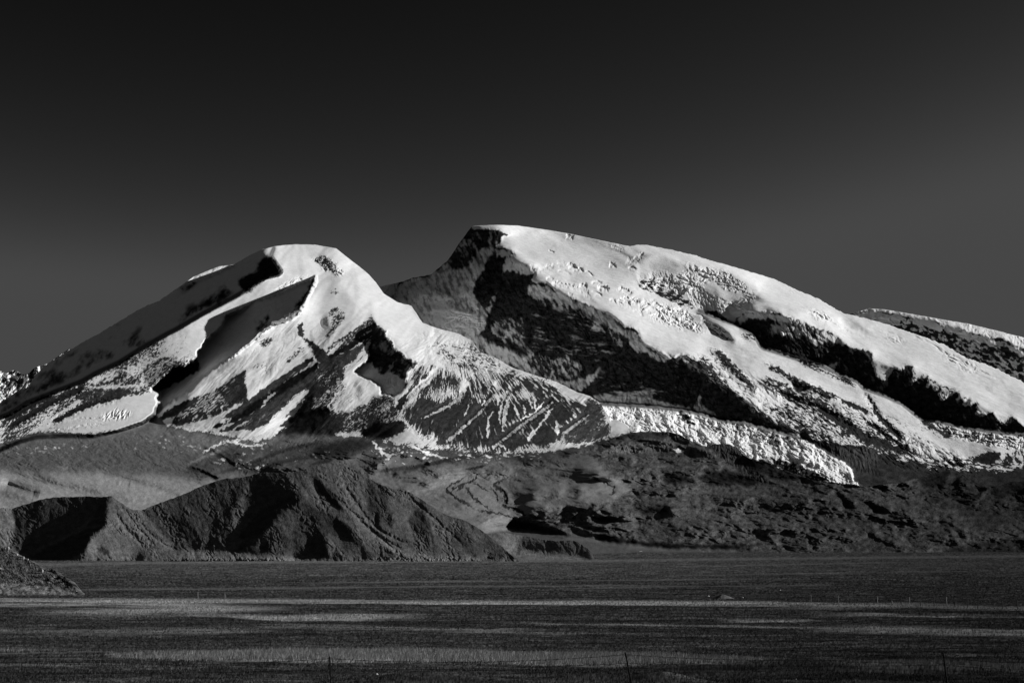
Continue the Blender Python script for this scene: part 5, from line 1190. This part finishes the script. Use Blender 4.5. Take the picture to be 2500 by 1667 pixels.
for px, t_, b0, tone_ in FP:
    D = FD(px); a_ = at(px, t_, D); b_ = at(px+LEAN.get(px, 0.4), b0, D)
    b_.z = min(b_.z, ground_at(b_.x, b_.y)-0.05)
    hgt = 0.45+0.4*rng.random()
    tops.append((px, a_, b_))
    rw = (1.05 if tone_ == 1 and px < 600 else 0.62 if tone_ else 0.55)+(0.35 if px > 2090 else 0)
    tube([b_.lerp(a_, i/4)+Vector((0.02*math.sin(i*2.3+px), 0, 0)) for i in range(5)], rw*D/F, 'post', (M_postm, M_postl, M_postl)[tone_] if tone_ != 2 else M_postm, ff, 6, org2)
for fr_ in (0.06, 0.45):
    for (p0, a0, b0), (p1, a1, b1) in zip(tops[:-1], tops[1:]):
        u0, u1 = a0.lerp(b0, fr_), a1.lerp(b1, fr_)
        n = 6
        tube([u0.lerp(u1, i/n)-Vector((0, 0, 0.06*4*(i/n)*(1-i/n))) for i in range(n+1)], 0.008, 'wire', M_wire, ff, 3, org2)
# ------------------------------------------------------------------ distant white tent at the foot of the moraine
D0 = float(row_dist(np.array([1349.0]))[0]); x, y, z = place(1564.5, D0); s_ = D0/F
def box_part(name, parent, lo, hi, mat):
    bm = bmesh.new()
    v = [bm.verts.new((lo[0] if i & 1 == 0 else hi[0], lo[1] if i & 2 == 0 else hi[1], lo[2] if i & 4 == 0 else hi[2])) for i in range(8)]
    for f_ in ((0,1,3,2),(4,6,7,5),(0,4,5,1),(2,3,7,6),(0,2,6,4),(1,5,7,3)): bm.faces.new([v[i] for i in f_])
    me = bpy.data.meshes.new(name); bm.to_mesh(me); bm.free(); me.materials.append(mat)
    o = bpy.data.objects.new(name, me); col.objects.link(o); o.parent = parent
    return o
hut = empty('white_hut', (x, y, z-0.3)); tag(hut, 'tiny far white hut on the edge of the plain below the moraine field', 'hut')
wv, hv = 6.0*s_/2, 2.8*s_
box_part('wall', hut, (-wv, -wv*0.6, 0), (wv, wv*0.6, hv), M_white)
bm = bmesh.new()
v = [bm.verts.new(c_) for c_ in ((-wv*1.1, -wv*0.7, hv*1.004), (wv*1.1, -wv*0.7, hv*1.004), (wv*1.1, wv*0.7, hv*1.004), (-wv*1.1, wv*0.7, hv*1.004), (-wv*1.1, 0, hv*1.5), (wv*1.1, 0, hv*1.5))]
for f_ in ((0,1,5,4),(2,3,4,5),(0,4,3),(1,2,5),(3,2,1,0)): bm.faces.new([v[i] for i in f_])
me = bpy.data.meshes.new('roof'); bm.to_mesh(me); bm.free(); me.materials.append(M_white)
o = bpy.data.objects.new('roof', me); col.objects.link(o); o.parent = hut
# ================================================================== sun, sky, camera
w = bpy.data.worlds.new('World'); sc.world = w; w.use_nodes = True
nt = w.node_tree; N = nt.nodes; L_ = nt.links
bg = N['Background']
sky = N.new('ShaderNodeTexSky'); sky.sky_type = 'NISHITA'; sky.sun_disc = False
sky.sun_elevation = SUN_EL; sky.sun_rotation = SUN_AZ
sky.altitude = 3700; sky.air_density = 1.0; sky.dust_density = 0.2; sky.ozone_density = 1.0
sep = N.new('ShaderNodeSeparateColor'); L_.new(sky.outputs['Color'], sep.inputs['Color'])
# deep red filter on black and white film: only the red part of the sky light counts, with contrast
pw = N.new('ShaderNodeMath'); pw.operation = 'POWER'; pw.inputs[1].default_value = SKY_GAMMA
L_.new(sep.outputs[0], pw.inputs[0])
ml = N.new('ShaderNodeMath'); ml.operation = 'MULTIPLY'; ml.inputs[1].default_value = SKY_GAIN
L_.new(pw.outputs[0], ml.inputs[0])
mn = N.new('ShaderNodeMath'); mn.operation = 'SMOOTH_MIN'; mn.inputs[1].default_value = SKY_MAX; mn.inputs[2].default_value = 0.3
L_.new(ml.outputs[0], mn.inputs[0])
# overhead glow added above the frame to lift ambient light on shaded snow
tcw = N.new('ShaderNodeTexCoord'); sxyz = N.new('ShaderNodeSeparateXYZ'); L_.new(tcw.outputs['Generated'], sxyz.inputs[0])
mrw = N.new('ShaderNodeMapRange'); mrw.interpolation_type = 'SMOOTHSTEP'
mrw.inputs['From Min'].default_value = 0.42; mrw.inputs['From Max'].default_value = 0.85
mrw.inputs['To Min'].default_value = 0.0; mrw.inputs['To Max'].default_value = 0.36
L_.new(sxyz.outputs['Z'], mrw.inputs['Value'])
ad = N.new('ShaderNodeMath'); ad.operation = 'ADD'
L_.new(mn.outputs[0], ad.inputs[0]); L_.new(mrw.outputs['Result'], ad.inputs[1])
cc = N.new('ShaderNodeCombineColor')
for i in range(3): L_.new(ad.outputs[0], cc.inputs[i])
L_.new(cc.outputs[0], bg.inputs['Color']); bg.inputs['Strength'].default_value = 0.1

sl = bpy.data.lights.new('sun', 'SUN'); sl.energy = 5.0; sl.angle = math.radians(0.5); sl.color = (1, 1, 1)
so = bpy.data.objects.new('sun', sl); col.objects.link(so)
from mathutils import Vector
so.rotation_euler = Vector(S).to_track_quat('Z', 'Y').to_euler()

cd = bpy.data.cameras.new('camera'); co_ = bpy.data.objects.new('camera', cd); col.objects.link(co_)
cd.lens = 50; cd.sensor_width = 36; cd.sensor_fit = 'HORIZONTAL'
co_.location = (0, 0, ZC); co_.rotation_euler = (math.radians(90), 0, 0)
cd.shift_y = (HZ-833.5)/2500
cd.clip_start = 0.5; cd.clip_end = 120000
sc.camera = co_
sc.view_settings.view_transform = 'Standard'; sc.view_settings.look = 'None'
sc.view_settings.exposure = 0; sc.view_settings.gamma = 1
sc.render.engine = 'CYCLES'
sc.cycles.max_bounces = 4; sc.cycles.diffuse_bounces = 3
